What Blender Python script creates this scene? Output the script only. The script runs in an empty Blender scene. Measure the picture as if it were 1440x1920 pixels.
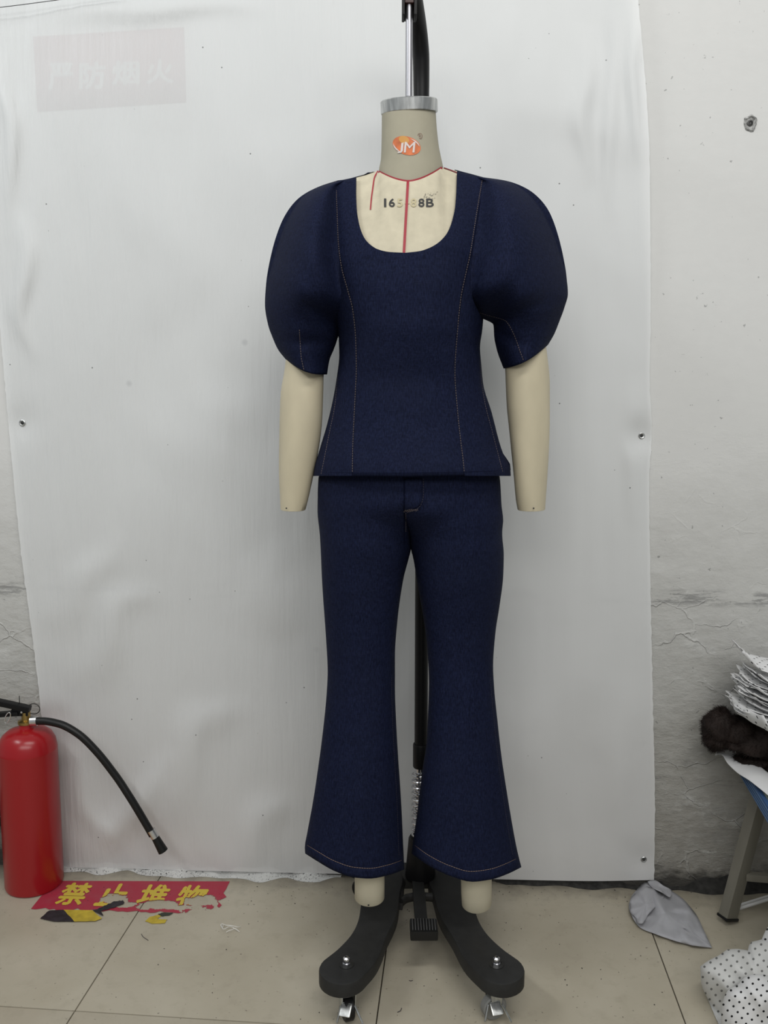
import bpy, bmesh, math, random
import numpy as np
from mathutils import Vector, Matrix, noise

random.seed(7)
S = bpy.context.scene
COL = S.collection

# ------------------------------------------------------------------ camera, world, lamps, exposure
F_PX = 1600.0
CAM_H = 1.0
TH = math.atan(195.0 / F_PX)
CT, ST = math.cos(TH), math.sin(TH)
cam_d = bpy.data.cameras.new('camera')
cam = bpy.data.objects.new('camera', cam_d)
COL.objects.link(cam)
cam.location = (0, 0, CAM_H)
cam.rotation_euler = (math.pi / 2 - TH, 0, 0)
cam_d.sensor_fit = 'VERTICAL'
cam_d.sensor_height = 36.0
cam_d.lens = F_PX / 1920.0 * 36.0
cam_d.clip_start = 0.02
S.camera = cam

world = bpy.data.worlds.new('world')
S.world = world
world.use_nodes = True
world.node_tree.nodes['Background'].inputs[0].default_value = (0.93, 0.97, 1.0, 1)
world.node_tree.nodes['Background'].inputs[1].default_value = 0.27

def lamp(name, loc, target, sx, sy, power, col=(1, 1, 1)):
    d = bpy.data.lights.new(name, 'AREA')
    d.shape = 'RECTANGLE'; d.size = sx; d.size_y = sy; d.energy = power; d.color = col
    o = bpy.data.objects.new(name, d); COL.objects.link(o)
    o.location = loc
    o.rotation_euler = (Vector(target) - Vector(loc)).to_track_quat('-Z', 'Y').to_euler()
    return o
lamp('ceiling_tube_or_fill_lamp', (0.35, 0.15, 2.75), (0.1, 1.5, 0.9), 1.6, 0.3, 18, (1.0, 0.99, 0.96))
lamp('ceiling_tube_or_fill_lamp', (-1.7, 0.65, 2.5), (0.0, 1.6, 0.9), 0.9, 0.2, 13, (0.96, 0.99, 1.0))
lamp('ceiling_tube_or_fill_lamp', (0.2, -1.7, 2.5), (0.0, 1.5, 0.75), 3.0, 0.8, 40, (1.0, 0.99, 0.97))  # unseen frontal fill, added to shape the cloth edges and lift the lower parts
S.view_settings.view_transform = 'Standard'
S.view_settings.look = 'None'
S.view_settings.gamma = 1.0
S.view_settings.use_curve_mapping = False
S.view_settings.exposure = 0.1

# ------------------------------------------------------------------ measuring helpers (photo pixel -> place in the room)
PSI = math.radians(3.5)                     # the back wall is turned a little to the camera
TP = math.tan(PSI)
WALL_D = 1.722

def ray(px, py):
    u = (px - 720.0) / F_PX; v = (py - 960.0) / F_PX
    return Vector((u, CT - v * ST, -(ST + v * CT)))
def P(px, py, Y):
    r = ray(px, py); k = Y / r.y
    return Vector((r.x * k, Y, CAM_H + r.z * k))
def FL(px, py, z=0.0):
    r = ray(px, py); k = (z - CAM_H) / r.z
    return Vector((r.x * k, r.y * k, z))
def WL(px, py, off=0.0):
    r = ray(px, py); d = WALL_D - off / math.cos(PSI)
    k = d / (r.y + TP * r.x)
    return Vector((r.x * k, r.y * k, CAM_H + r.z * k))
def wall_y(x): return WALL_D - TP * x

class Crv:
    """monotone cubic through (t, v) pairs"""
    def __init__(s, pts):
        s.x = [float(p[0]) for p in pts]; s.y = [float(p[1]) for p in pts]
        n = len(pts)
        h = [s.x[i+1]-s.x[i] for i in range(n-1)]
        d = [(s.y[i+1]-s.y[i])/h[i] for i in range(n-1)]
        m = [0.0]*n
        m[0] = d[0]; m[-1] = d[-1]
        for i in range(1, n-1):
            if d[i-1]*d[i] > 0:
                w1 = 2*h[i]+h[i-1]; w2 = h[i]+2*h[i-1]
                m[i] = (w1+w2)/(w1/d[i-1]+w2/d[i])
        s.m, s.h = m, h
    def __call__(s, t):
        x = s.x
        if t <= x[0]: return s.y[0]
        if t >= x[-1]: return s.y[-1]
        i = 0
        while t > x[i+1]: i += 1
        h = s.h[i]; q = (t-x[i])/h
        return ((1+2*q)*(1-q)**2*s.y[i] + q*(1-q)**2*h*s.m[i]
                + q*q*(3-2*q)*s.y[i+1] + q*q*(q-1)*h*s.m[i+1])
class Path2:
    """smooth path through points, parameter 0..1"""
    def __init__(s, pts):
        n = len(pts)
        L = [0.0]
        for i in range(1, n):
            L.append(L[-1] + (Vector(pts[i]) - Vector(pts[i-1])).length)
        s.c = [Crv([(L[i]/L[-1], pts[i][k]) for i in range(n)]) for k in range(len(pts[0]))]
    def __call__(s, t): return [c(t) for c in s.c]
def sstep(a, b, x):
    q = min(1, max(0, (x-a)/(b-a))); return q*q*(3-2*q)

# ------------------------------------------------------------------ materials
def mat(name, col, rough=0.6, metal=0.0, var=0.0, vscale=(20, 20, 20), bump=0.0, bscale=None, spec=0.5, col2=None, bdist=0.001, detail=4):
    m = bpy.data.materials.new(name); m.use_nodes = True
    nt = m.node_tree; N = nt.nodes; b = N['Principled BSDF']
    b.inputs['Base Color'].default_value = (*col, 1)
    b.inputs['Roughness'].default_value = rough
    b.inputs['Metallic'].default_value = metal
    b.inputs['Specular IOR Level'].default_value = spec
    if var or bump:
        g = N.new('ShaderNodeNewGeometry')
    if var:
        mp = N.new('ShaderNodeMapping'); mp.inputs['Scale'].default_value = vscale
        nz = N.new('ShaderNodeTexNoise'); nz.inputs['Scale'].default_value = 1; nz.inputs['Detail'].default_value = detail
        nt.links.new(g.outputs['Position'], mp.inputs[0]); nt.links.new(mp.outputs[0], nz.inputs['Vector'])
        rp = N.new('ShaderNodeValToRGB')
        c2 = col2 or tuple(min(1, c*(1+var)) for c in col)
        c1 = tuple(c*(1-var) for c in col) if col2 is None else col
        rp.color_ramp.elements[0].position = 0.3; rp.color_ramp.elements[1].position = 0.7
        rp.color_ramp.elements[0].color = (*c1, 1); rp.color_ramp.elements[1].color = (*c2, 1)
        nt.links.new(nz.outputs[0], rp.inputs[0]); nt.links.new(rp.outputs[0], b.inputs['Base Color'])
    if bump:
        mp2 = N.new('ShaderNodeMapping'); mp2.inputs['Scale'].default_value = bscale or vscale
        n2 = N.new('ShaderNodeTexNoise'); n2.inputs['Scale'].default_value = 1; n2.inputs['Detail'].default_value = 6
        bp = N.new('ShaderNodeBump'); bp.inputs['Strength'].default_value = bump; bp.inputs['Distance'].default_value = bdist
        nt.links.new(g.outputs['Position'], mp2.inputs[0]); nt.links.new(mp2.outputs[0], n2.inputs['Vector'])
        nt.links.new(n2.outputs[0], bp.inputs['Height']); nt.links.new(bp.outputs[0], b.inputs['Normal'])
    return m

class NB:
    """tiny node-graph helper"""
    def __init__(s, m): s.m = m; s.nt = m.node_tree; s.N = s.nt.nodes; s.b = s.N['Principled BSDF']
    def n(s, t, **k):
        o = s.N.new(t)
        for a, v in k.items(): setattr(o, a, v)
        return o
    def l(s, a, b): s.nt.links.new(a, b)
    def val(s, x, inp):
        if isinstance(x, (int, float)): inp.default_value = x
        else: s.l(x, inp)
    def math(s, op, a, b=0.0, clamp=False):
        o = s.n('ShaderNodeMath', operation=op, use_clamp=clamp); s.val(a, o.inputs[0]); s.val(b, o.inputs[1]); return o.outputs[0]
    def noise(s, vec, scale, detail=4, rough=0.5):
        mp = s.n('ShaderNodeMapping'); mp.inputs['Scale'].default_value = scale
        z = s.n('ShaderNodeTexNoise'); z.inputs['Scale'].default_value = 1; z.inputs['Detail'].default_value = detail; z.inputs['Roughness'].default_value = rough
        s.l(vec, mp.inputs[0]); s.l(mp.outputs[0], z.inputs['Vector']); return z.outputs[0]
    def rng(s, v, a, b, c=0.0, d=1.0):
        o = s.n('ShaderNodeMapRange'); s.l(v, o.inputs[0])
        for i, q in enumerate((a, b, c, d)): o.inputs[i+1].default_value = q
        return o.outputs[0]
    def mix(s, f, a, b):
        o = s.n('ShaderNodeMix', data_type='RGBA'); s.val(f, o.inputs[0])
        for q, i in ((a, 6), (b, 7)):
            if isinstance(q, tuple): o.inputs[i].default_value = (*q, 1)
            else: s.l(q, o.inputs[i])
        return o.outputs[2]
    def pos(s): return s.n('ShaderNodeNewGeometry').outputs['Position']
    def sep(s, v):
        o = s.n('ShaderNodeSeparateXYZ'); s.l(v, o.inputs[0]); return o.outputs
    def bump(s, h, strength, dist):
        o = s.n('ShaderNodeBump'); o.inputs['Strength'].default_value = strength; o.inputs['Distance'].default_value = dist
        s.l(h, o.inputs['Height']); s.l(o.outputs[0], s.b.inputs['Normal'])

# plaster wall: white upper coat, bare grey cement showing towards the bottom
def wall_material():
    m = mat('plaster_and_cement', (0.7, 0.7, 0.69), 0.85, spec=0.2); g = NB(m)
    p = g.pos(); x, y, z = g.sep(p)
    big = g.noise(p, (1.6, 1.6, 2.6), 5, 0.6)
    fine = g.noise(p, (35, 35, 55), 6, 0.65)
    streak = g.noise(p, (7, 7, 17), 7, 0.72)
    hz = g.math('ADD', z, g.math('MULTIPLY', g.math('SUBTRACT', big, 0.5), 0.35))
    hz = g.math('ADD', hz, g.math('MULTIPLY', g.math('SUBTRACT', streak, 0.5), 0.28))
    cem = g.rng(hz, 0.95, 0.36)
    cem2 = g.rng(hz, 0.45, 0.0)
    c = g.mix(cem, (0.66, 0.66, 0.645), (0.40, 0.395, 0.37))
    c = g.mix(cem2, c, (0.24, 0.225, 0.195))
    # scraped pale skim marks and dark scuffs in horizontal bands
    pale = g.math('MULTIPLY', g.rng(streak, 0.60, 0.68), g.rng(z, 1.0, 0.55))
    c = g.mix(g.math('MULTIPLY', pale, 0.45), c, (0.62, 0.62, 0.6))
    sc = g.noise(p, (9, 9, 60), 5, 0.75)
    band = g.math('MULTIPLY', g.rng(g.math('ABSOLUTE', g.math('SUBTRACT', z, 0.62)), 0.02, 0.008), g.rng(sc, 0.5, 0.58))
    band2 = g.math('MULTIPLY', g.rng(g.math('ABSOLUTE', g.math('SUBTRACT', z, 0.235)), 0.012, 0.004), g.rng(sc, 0.56, 0.62))
    c = g.mix(g.math('MULTIPLY', g.math('ADD', band, band2, True), 0.6), c, (0.12, 0.12, 0.12))
    vor = g.n('ShaderNodeTexVoronoi', feature='DISTANCE_TO_EDGE'); vor.inputs['Scale'].default_value = 1.0
    vm = g.n('ShaderNodeMapping'); vm.inputs['Scale'].default_value = (9, 9, 15)
    wv = g.n('ShaderNodeTexNoise'); wv.inputs['Scale'].default_value = 12; wv.inputs['Detail'].default_value = 4; g.l(p, wv.inputs['Vector'])
    av = g.n('ShaderNodeMixRGB', blend_type='ADD'); av.inputs[0].default_value = 0.09; g.l(p, av.inputs[1]); g.l(wv.outputs['Color'], av.inputs[2])
    g.l(av.outputs[0], vm.inputs[0]); g.l(vm.outputs[0], vor.inputs['Vector'])
    crk = g.math('MULTIPLY', g.rng(vor.outputs['Distance'], 0.028, 0.010), g.math('MULTIPLY', g.rng(g.noise(p, (6, 6, 8), 3, 0.6), 0.50, 0.60), cem))
    c = g.mix(g.math('MULTIPLY', crk, 0.40), c, (0.66, 0.66, 0.64))
    blot = g.math('MULTIPLY', g.rng(g.noise(p, (11, 11, 16), 6, 0.75), 0.58, 0.66), cem)
    c = g.mix(g.math('MULTIPLY', blot, 0.30), c, (0.17, 0.17, 0.165))
    spk = g.noise(p, (90, 90, 90), 2, 0.5)
    c = g.mix(g.math('MULTIPLY', g.rng(spk, 0.72, 0.76), 0.5), c, (0.1, 0.1, 0.1))
    c = g.mix(g.math('MULTIPLY', g.rng(fine, 0.35, 0.7), 0.12), c, (0.8, 0.8, 0.78))
    # soil at the very bottom
    soil = g.math('MULTIPLY', g.rng(g.math('ADD', z, g.math('MULTIPLY', g.math('SUBTRACT', g.noise(p, (14, 14, 30), 6, 0.7), 0.5), 0.12)), 0.06, 0.025), 0.85)
    c = g.mix(soil, c, (0.035, 0.033, 0.03))
    g.l(c, g.b.inputs['Base Color'])
    rel = g.math('ADD', g.math('MULTIPLY', g.math('ADD', streak, g.math('MULTIPLY', crk, 0.5)), cem), g.math('MULTIPLY', fine, g.math('ADD', 0.05, g.math('MULTIPLY', cem, 0.5))))
    g.bump(rel, 0.85, 0.008)
    return m
def sheet_material():
    m = mat('milky_plastic_sheet', (0.80, 0.81, 0.81), 0.42, spec=0.25); g = NB(m)
    p = g.pos(); x, y, z = g.sep(p)
    rip = g.noise(p, (95, 95, 7), 4, 0.55)
    soft = g.noise(p, (3, 3, 2.2), 3, 0.5)
    crumple = g.noise(p, (16, 16, 10), 4, 0.6)
    lf = g.rng(x, 0.2, -0.6, 0.12, 1.0)
    h = g.math('ADD', g.math('MULTIPLY', g.math('MULTIPLY', rip, 1.15), lf), g.math('ADD', g.math('MULTIPLY', soft, 3.0), g.math('MULTIPLY', crumple, 0.35)))
    g.bump(h, 0.35, 0.006)
    spots = g.n('ShaderNodeTexVoronoi'); spots.inputs['Scale'].default_value = 9.0
    g.l(p, spots.inputs['Vector'])
    smud = g.math('MULTIPLY', g.rng(spots.outputs['Distance'], 0.075, 0.03), g.rng(g.noise(p, (2, 2, 2), 2), 0.54, 0.6))
    vs = g.n('ShaderNodeTexVoronoi'); vs.inputs['Scale'].default_value = 26.0
    g.l(p, vs.inputs['Vector'])
    fleck = g.math('MULTIPLY', g.rng(vs.outputs['Distance'], 0.045, 0.03), g.rng(g.noise(p, (7, 7, 7), 2), 0.50, 0.56))
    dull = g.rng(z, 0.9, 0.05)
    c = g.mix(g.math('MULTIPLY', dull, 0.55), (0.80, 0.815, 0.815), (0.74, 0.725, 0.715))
    c = g.mix(g.math('MULTIPLY', g.rng(soft, 0.5, 0.7), 0.12), c, (0.62, 0.63, 0.62))
    c = g.mix(g.math('MULTIPLY', smud, 0.35), c, (0.42, 0.43, 0.45))
    c = g.mix(g.math('MULTIPLY', fleck, 0.85), c, (0.10, 0.10, 0.10))
    g.l(c, g.b.inputs['Base Color'])
    tr = g.n('ShaderNodeBsdfTransparent'); mx = g.n('ShaderNodeMixShader'); mx.inputs[0].default_value = 0.74
    out = g.N['Material Output']
    g.l(tr.outputs[0], mx.inputs[1]); g.l(g.b.outputs[0], mx.inputs[2]); g.l(mx.outputs[0], out.inputs[0])
    return m
def tile_material():
    m = mat('beige_polished_tile', (0.42, 0.375, 0.29), 0.33, spec=0.4); g = NB(m)
    p = g.pos()
    a = g.noise(p, (5, 5, 5), 5, 0.55); b2 = g.noise(p, (28, 28, 28), 5, 0.65); sp = g.noise(p, (150, 150, 150), 2, 0.5)
    c = g.mix(g.rng(a, 0.35, 0.7), (0.39, 0.35, 0.268), (0.455, 0.415, 0.33))
    c = g.mix(g.math('MULTIPLY', g.rng(b2, 0.52, 0.75), 0.4), c, (0.30, 0.265, 0.20))
    c = g.mix(g.math('MULTIPLY', g.rng(sp, 0.70, 0.74), 0.6), c, (0.07, 0.06, 0.05))
    # settled dirt close to the wall
    x, y, z = g.sep(p)
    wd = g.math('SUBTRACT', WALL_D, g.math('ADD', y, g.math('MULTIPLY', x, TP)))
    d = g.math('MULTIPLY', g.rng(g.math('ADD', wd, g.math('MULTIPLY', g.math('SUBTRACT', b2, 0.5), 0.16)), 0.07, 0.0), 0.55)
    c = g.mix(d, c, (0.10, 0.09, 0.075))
    g.l(c, g.b.inputs['Base Color'])
    g.l(g.rng(b2, 0.3, 0.7, 0.28, 0.5), g.b.inputs['Roughness'])
    return m
def denim_material():
    m = mat('indigo_denim', (0.012, 0.018, 0.06), 0.8, spec=0.12); g = NB(m)
    p = g.pos()
    warp = g.noise(p, (620, 620, 130), 3, 0.6); weft = g.noise(p, (90, 90, 620), 2, 0.5); wash = g.noise(p, (9, 9, 7), 3, 0.5)
    c = g.mix(g.rng(warp, 0.35, 0.68), (0.0028, 0.0046, 0.0175), (0.0095, 0.0140, 0.042))
    c = g.mix(g.math('MULTIPLY', g.rng(weft, 0.56, 0.72), 0.22), c, (0.022, 0.028, 0.060))
    c = g.mix(g.math('MULTIPLY', g.rng(wash, 0.45, 0.75), 0.25), c, (0.008, 0.011, 0.026))
    g.l(c, g.b.inputs['Base Color'])
    g.bump(g.math('ADD', warp, g.math('ADD', weft, g.math('MULTIPLY', wash, 6.0))), 0.25, 0.0012)
    return m
def dotted_material(name, white, dot, scale, rad=0.19):
    m = mat(name, white, 0.75, spec=0.2); g = NB(m)
    uv = g.n('ShaderNodeUVMap').outputs[0]
    mp = g.n('ShaderNodeMapping'); mp.inputs['Scale'].default_value = (scale, scale, 1); mp.inputs['Rotation'].default_value = (0, 0, 0.62)
    g.l(uv, mp.inputs[0]); x, y, z = g.sep(mp.outputs[0])
    fx = g.math('SUBTRACT', g.math('FRACT', x), 0.5); fy = g.math('SUBTRACT', g.math('FRACT', y), 0.5)
    r = g.math('SQRT', g.math('ADD', g.math('MULTIPLY', fx, fx), g.math('MULTIPLY', fy, fy)))
    c = g.mix(g.rng(r, rad+0.018, rad-0.018), white, dot)
    g.l(c, g.b.inputs['Base Color'])
    return m
def worn_print(name, col, patches, thr=0.0):
    """print whose ink and film have flaked off in patches (floor seen through the gaps)"""
    m = mat(name, col, 0.5, spec=0.3); g = NB(m)
    p = g.pos(); nz = g.noise(p, (45, 45, 45), 5, 0.7); n2 = g.noise(p, (150, 60, 60), 3, 0.6)
    acc = None
    for (q, rx, ry) in patches:
        s1 = g.n('ShaderNodeVectorMath', operation='SUBTRACT'); g.l(p, s1.inputs[0]); s1.inputs[1].default_value = q
        s2 = g.n('ShaderNodeVectorMath', operation='DIVIDE'); g.l(s1.outputs[0], s2.inputs[0]); s2.inputs[1].default_value = (rx, ry, 1)
        s3 = g.n('ShaderNodeVectorMath', operation='LENGTH'); g.l(s2.outputs[0], s3.inputs[0])
        acc = s3.outputs['Value'] if acc is None else g.math('MINIMUM', acc, s3.outputs['Value'])
    d = g.math('ADD', acc, g.math('MULTIPLY', g.math('SUBTRACT', nz, 0.5), 2.6))
    gone = g.math('MAXIMUM', g.math('LESS_THAN', d, 1.0), g.math('GREATER_THAN', n2, 0.73))
    c = g.mix(g.math('MULTIPLY', g.rng(nz, 0.4, 0.7), 0.35), col, tuple(x*0.7+0.06 for x in col))
    g.l(c, g.b.inputs['Base Color'])
    tr = g.n('ShaderNodeBsdfTransparent'); mx = g.n('ShaderNodeMixShader')
    g.l(gone, mx.inputs[0]); g.l(g.b.outputs[0], mx.inputs[1]); g.l(tr.outputs[0], mx.inputs[2]); g.l(mx.outputs[0], g.N['Material Output'].inputs[0])
    return m

M = {}
M['wall'] = wall_material(); M['sheet'] = sheet_material(); M['tile'] = tile_material(); M['denim'] = denim_material()
M['grout'] = mat('grout', (0.09, 0.08, 0.06), 0.9)
M['skin_canvas'] = mat('cream_canvas', (0.56, 0.51, 0.385), 0.75, var=0.07, vscale=(60, 60, 60), spec=0.2)
M['neck_canvas'] = mat('grey_beige_canvas', (0.36, 0.335, 0.255), 0.7, var=0.04, vscale=(40, 40, 40), spec=0.25)
M['limb'] = mat('beige_leatherette', (0.56, 0.50, 0.36), 0.55, var=0.06, vscale=(25, 25, 12), spec=0.3)
M['shin'] = mat('cream_leatherette', (0.62, 0.57, 0.43), 0.5, var=0.04, vscale=(25, 25, 12), spec=0.3)
M['chrome'] = mat('chrome', (0.62, 0.62, 0.64), 0.22, 1.0)
M['steel'] = mat('brushed_steel', (0.55, 0.56, 0.55), 0.38, 1.0, var=0.25, vscale=(160, 160, 8))
M['black'] = mat('black_powder_coat', (0.006, 0.006, 0.0065), 0.45, spec=0.25)
M['black_base'] = mat('charcoal_cast_metal', (0.018, 0.018, 0.0175), 0.55, var=0.15, vscale=(60, 60, 60), bump=0.1, bscale=(700, 700, 700), spec=0.35)
M['brown'] = mat('dark_brown_plastic', (0.06, 0.022, 0.018), 0.4)
M['rubber'] = mat('black_rubber', (0.006, 0.006, 0.006), 0.42, spec=0.35)
M['grey_rubber'] = mat('grey_rubber', (0.2, 0.2, 0.19), 0.6)
M['red_tape'] = mat('red_tape', (0.33, 0.02, 0.035), 0.6)
M['dark_red'] = mat('dark_red_thread', (0.16, 0.015, 0.02), 0.7)
M['ink'] = mat('black_ink', (0.03, 0.03, 0.03), 0.7)
M['ink_faded'] = mat('faded_ink', (0.50, 0.44, 0.28), 0.8)
M['orange'] = mat('orange_print', (0.55, 0.14, 0.04), 0.6, var=0.25, vscale=(70, 70, 70))
M['amber'] = mat('amber_print', (0.56, 0.27, 0.06), 0.6)
M['white_ink'] = mat('white_print', (0.62, 0.55, 0.52), 0.6)
M['brown_ink'] = mat('brown_ink', (0.17, 0.08, 0.05), 0.6)
M['red_paint'] = mat('red_enamel', (0.33, 0.008, 0.012), 0.28, spec=0.5)
M['brass'] = mat('brass', (0.42, 0.30, 0.11), 0.35, 1.0)
M['alu'] = mat('aluminium', (0.7, 0.7, 0.7), 0.3, 1.0)
M['thread'] = mat('tan_topstitch_thread', (0.12, 0.095, 0.095), 0.8)
M['rust_thread'] = mat('rust_topstitch_thread', (0.21, 0.145, 0.11), 0.8)
M['dim_thread'] = mat('dim_seam_thread', (0.04, 0.035, 0.05), 0.8)
M['seam'] = mat('dark_denim_seam', (0.003, 0.004, 0.014), 0.9, spec=0.05)
M['white_paper'] = mat('white_paper', (0.72, 0.72, 0.72), 0.7, spec=0.2)
M['grey_cloth'] = mat('grey_interfacing', (0.38, 0.38, 0.40), 0.85, var=0.06, vscale=(18, 18, 18), bump=0.25, bscale=(120, 120, 120), spec=0.2)
M['fur'] = mat('dark_brown_fur', (0.018, 0.012, 0.010), 0.7, var=0.3, vscale=(30, 30, 30), spec=0.2)
M['bench_metal'] = mat('olive_grey_painted_steel', (0.17, 0.16, 0.13), 0.55, var=0.1, vscale=(30, 30, 8))
M['bench_top'] = mat('speckled_laminate', (0.32, 0.36, 0.30), 0.6, var=0.35, vscale=(220, 220, 220))
M['blue'] = mat('blue_plastic_edge', (0.035, 0.085, 0.20), 0.5)
M['blue2'] = mat('pale_blue_plastic_rib', (0.10, 0.18, 0.32), 0.5)
M['dirt'] = mat('black_dirt', (0.025, 0.024, 0.022), 0.95, var=0.5, vscale=(80, 80, 80))
M['plaster'] = mat('speckled_plaster', (0.60, 0.60, 0.58), 0.9)
g_ = NB(M['plaster']); p_ = g_.pos()
g_.l(g_.mix(g_.rng(g_.math('ADD', g_.noise(p_, (300, 300, 300), 3, 0.6), g_.math('MULTIPLY', g_.noise(p_, (10, 10, 10), 3), 0.25)), 0.72, 0.78), (0.55, 0.55, 0.53), (0.05, 0.05, 0.05)), g_.b.inputs['Base Color'])
M['red_sign'] = mat('red_notice_paper', (0.33, 0.03, 0.045), 0.6)
M['sign_white'] = mat('white_lettering', (0.50, 0.50, 0.49), 0.6)
M['dark_metal'] = mat('dark_grey_metal', (0.05, 0.05, 0.048), 0.4, 0.6)
M['dots'] = dotted_material('white_dotted_fabric', (0.70, 0.70, 0.70), (0.012, 0.012, 0.014), 80, 0.165)
M['dots_back'] = dotted_material('dotted_fabric_wrong_side', (0.60, 0.60, 0.585), (0.17, 0.17, 0.165), 78, 0.165)
M['dots_small'] = dotted_material('white_dotted_cut_pieces', (0.74, 0.74, 0.74), (0.012, 0.012, 0.014), 68, 0.13)

# ------------------------------------------------------------------ object helpers
def link(name, me, m, parent=None):
    o = bpy.data.objects.new(name, me)
    COL.objects.link(o)
    if m is not None:
        if me.materials: me.materials.clear()
        me.materials.append(m)
    if parent is not None:
        o.parent = parent
        r = parent; off = Vector((0, 0, 0))
        while r is not None: off += r.location; r = r.parent
        for v in me.vertices: v.co -= off
    return o
def mesh(name, verts, faces, m, parent=None, smooth=True, sharp=40, thick=0.0, uvs=None, sub=0):
    me = bpy.data.meshes.new(name)
    me.from_pydata([tuple(v) for v in verts], [], faces)
    me.validate()
    bm = bmesh.new(); bm.from_mesh(me)
    bmesh.ops.recalc_face_normals(bm, faces=bm.faces); bm.to_mesh(me); bm.free()
    if uvs is not None:
        ul = me.uv_layers.new(name='UVMap')
        for lp in me.loops: ul.data[lp.index].uv = uvs[lp.vertex_index]
    if smooth:
        me.polygons.foreach_set('use_smooth', [True]*len(me.polygons))
        me.set_sharp_from_angle(angle=math.radians(sharp))
    if parent is None:                       # origin at the base of a thing that is one mesh
        lo = Vector((min(v.co.x for v in me.vertices)+max(v.co.x for v in me.vertices), min(v.co.y for v in me.vertices)+max(v.co.y for v in me.vertices), 0))/2
        lo.z = min(v.co.z for v in me.vertices)
        for v in me.vertices: v.co -= lo
        o = link(name, me, m); o.location = lo
    else:
        o = link(name, me, m, parent)
    if thick:
        md = o.modifiers.new('thickness', 'SOLIDIFY'); md.thickness = thick; md.offset = 0
    if sub:
        md = o.modifiers.new('smooth', 'SUBSURF'); md.levels = md.render_levels = sub
    return o
def thing(name, label, cat, loc, group=None):
    o = bpy.data.objects.new(name, None); COL.objects.link(o); o.location = loc
    o.empty_display_size = 0.05
    return tag(o, label, cat, group)
def tag(o, label=None, cat=None, group=None, kind=None):
    if label: o['label'] = label
    if cat: o['category'] = cat
    if group: o['group'] = group
    if kind: o['kind'] = kind
    return o
class MB:
    def __init__(s): s.v = []; s.f = []
    def add(s, v, f):
        k = len(s.v); s.v += [Vector(q) for q in v]; s.f += [tuple(i+k for i in q) for q in f]; return s
    def grid(s, rows, closed=False, cap0=False, cap1=False):
        n = len(rows[0]); k = len(s.v)
        for r in rows: s.v += [Vector(q) for q in r]
        for i in range(len(rows)-1):
            for j in range(n if closed else n-1):
                a = k+i*n+j; b = k+i*n+(j+1) % n
                s.f.append((a, b, b+n, a+n))
        if cap0: s.f.append(tuple(k+j for j in range(n)))
        if cap1: s.f.append(tuple(k+(len(rows)-1)*n+j for j in reversed(range(n))))
        return s
    def tube(s, pts, r, n=12, flat=1.0, cap=True, side=None):
        pts = [Vector(p) for p in pts]; rows = []
        up = None
        for i, p in enumerate(pts):
            t = (pts[min(i+1, len(pts)-1)] - pts[max(i-1, 0)]).normalized()
            if up is None:
                up = side.copy() if side is not None else (Vector((0, 0, 1)) if abs(t.z) < 0.9 else Vector((0, 1, 0)))
            up = (up - t*up.dot(t)).normalized(); w = t.cross(up)
            rr = r(i/(len(pts)-1)) if callable(r) else r
            rows.append([p + (up*math.cos(2*math.pi*k/n)*flat + w*math.sin(2*math.pi*k/n))*rr for k in range(n)])
        return s.grid(rows, True, cap, cap)
    def lathe(s, prof, c=(0, 0, 0), n=32, axis=None):
        """prof: (radius, height) pairs"""
        c = Vector(c); rows = []
        ax = Vector(axis or (0, 0, 1)).normalized()
        a = ax.orthogonal().normalized(); b = ax.cross(a)
        for r, h in prof:
            rows.append([c + ax*h + (a*math.cos(2*math.pi*k/n)+b*math.sin(2*math.pi*k/n))*max(r, 1e-5) for k in range(n)])
        return s.grid(rows, True, True, True)
    def box(s, c, sx, sy, sz, rot=None, bev=0.0):
        bm = bmesh.new(); bmesh.ops.create_cube(bm, size=1)
        for v in bm.verts: v.co = Vector((v.co.x*sx, v.co.y*sy, v.co.z*sz))
        if bev: bmesh.ops.bevel(bm, geom=bm.edges[:], offset=bev, segments=2, affect='EDGES', profile=0.7)
        R = rot if rot is not None else Matrix.Identity(3)
        bm.verts.index_update()
        s.add([R @ v.co + Vector(c) for v in bm.verts], [[v.index for v in f.verts] for f in bm.faces]); bm.free(); return s
    def bar(s, a, b, w, h, up=Vector((0, 0, 1)), bev=0.002):
        a = Vector(a); b = Vector(b); t = (b-a).normalized(); x = t.cross(up).normalized(); u = x.cross(t)
        return s.box((a+b)/2, w, (b-a).length, h, Matrix((x, t, u)).transposed(), bev)
    def build(s, name, m, parent=None, **k): return mesh(name, s.v, s.f, m, parent, **k)
def spath(pts, n=24):
    p = Path2([tuple(q) for q in pts]); return [Vector(p(i/(n-1))) for i in range(n)]
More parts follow.
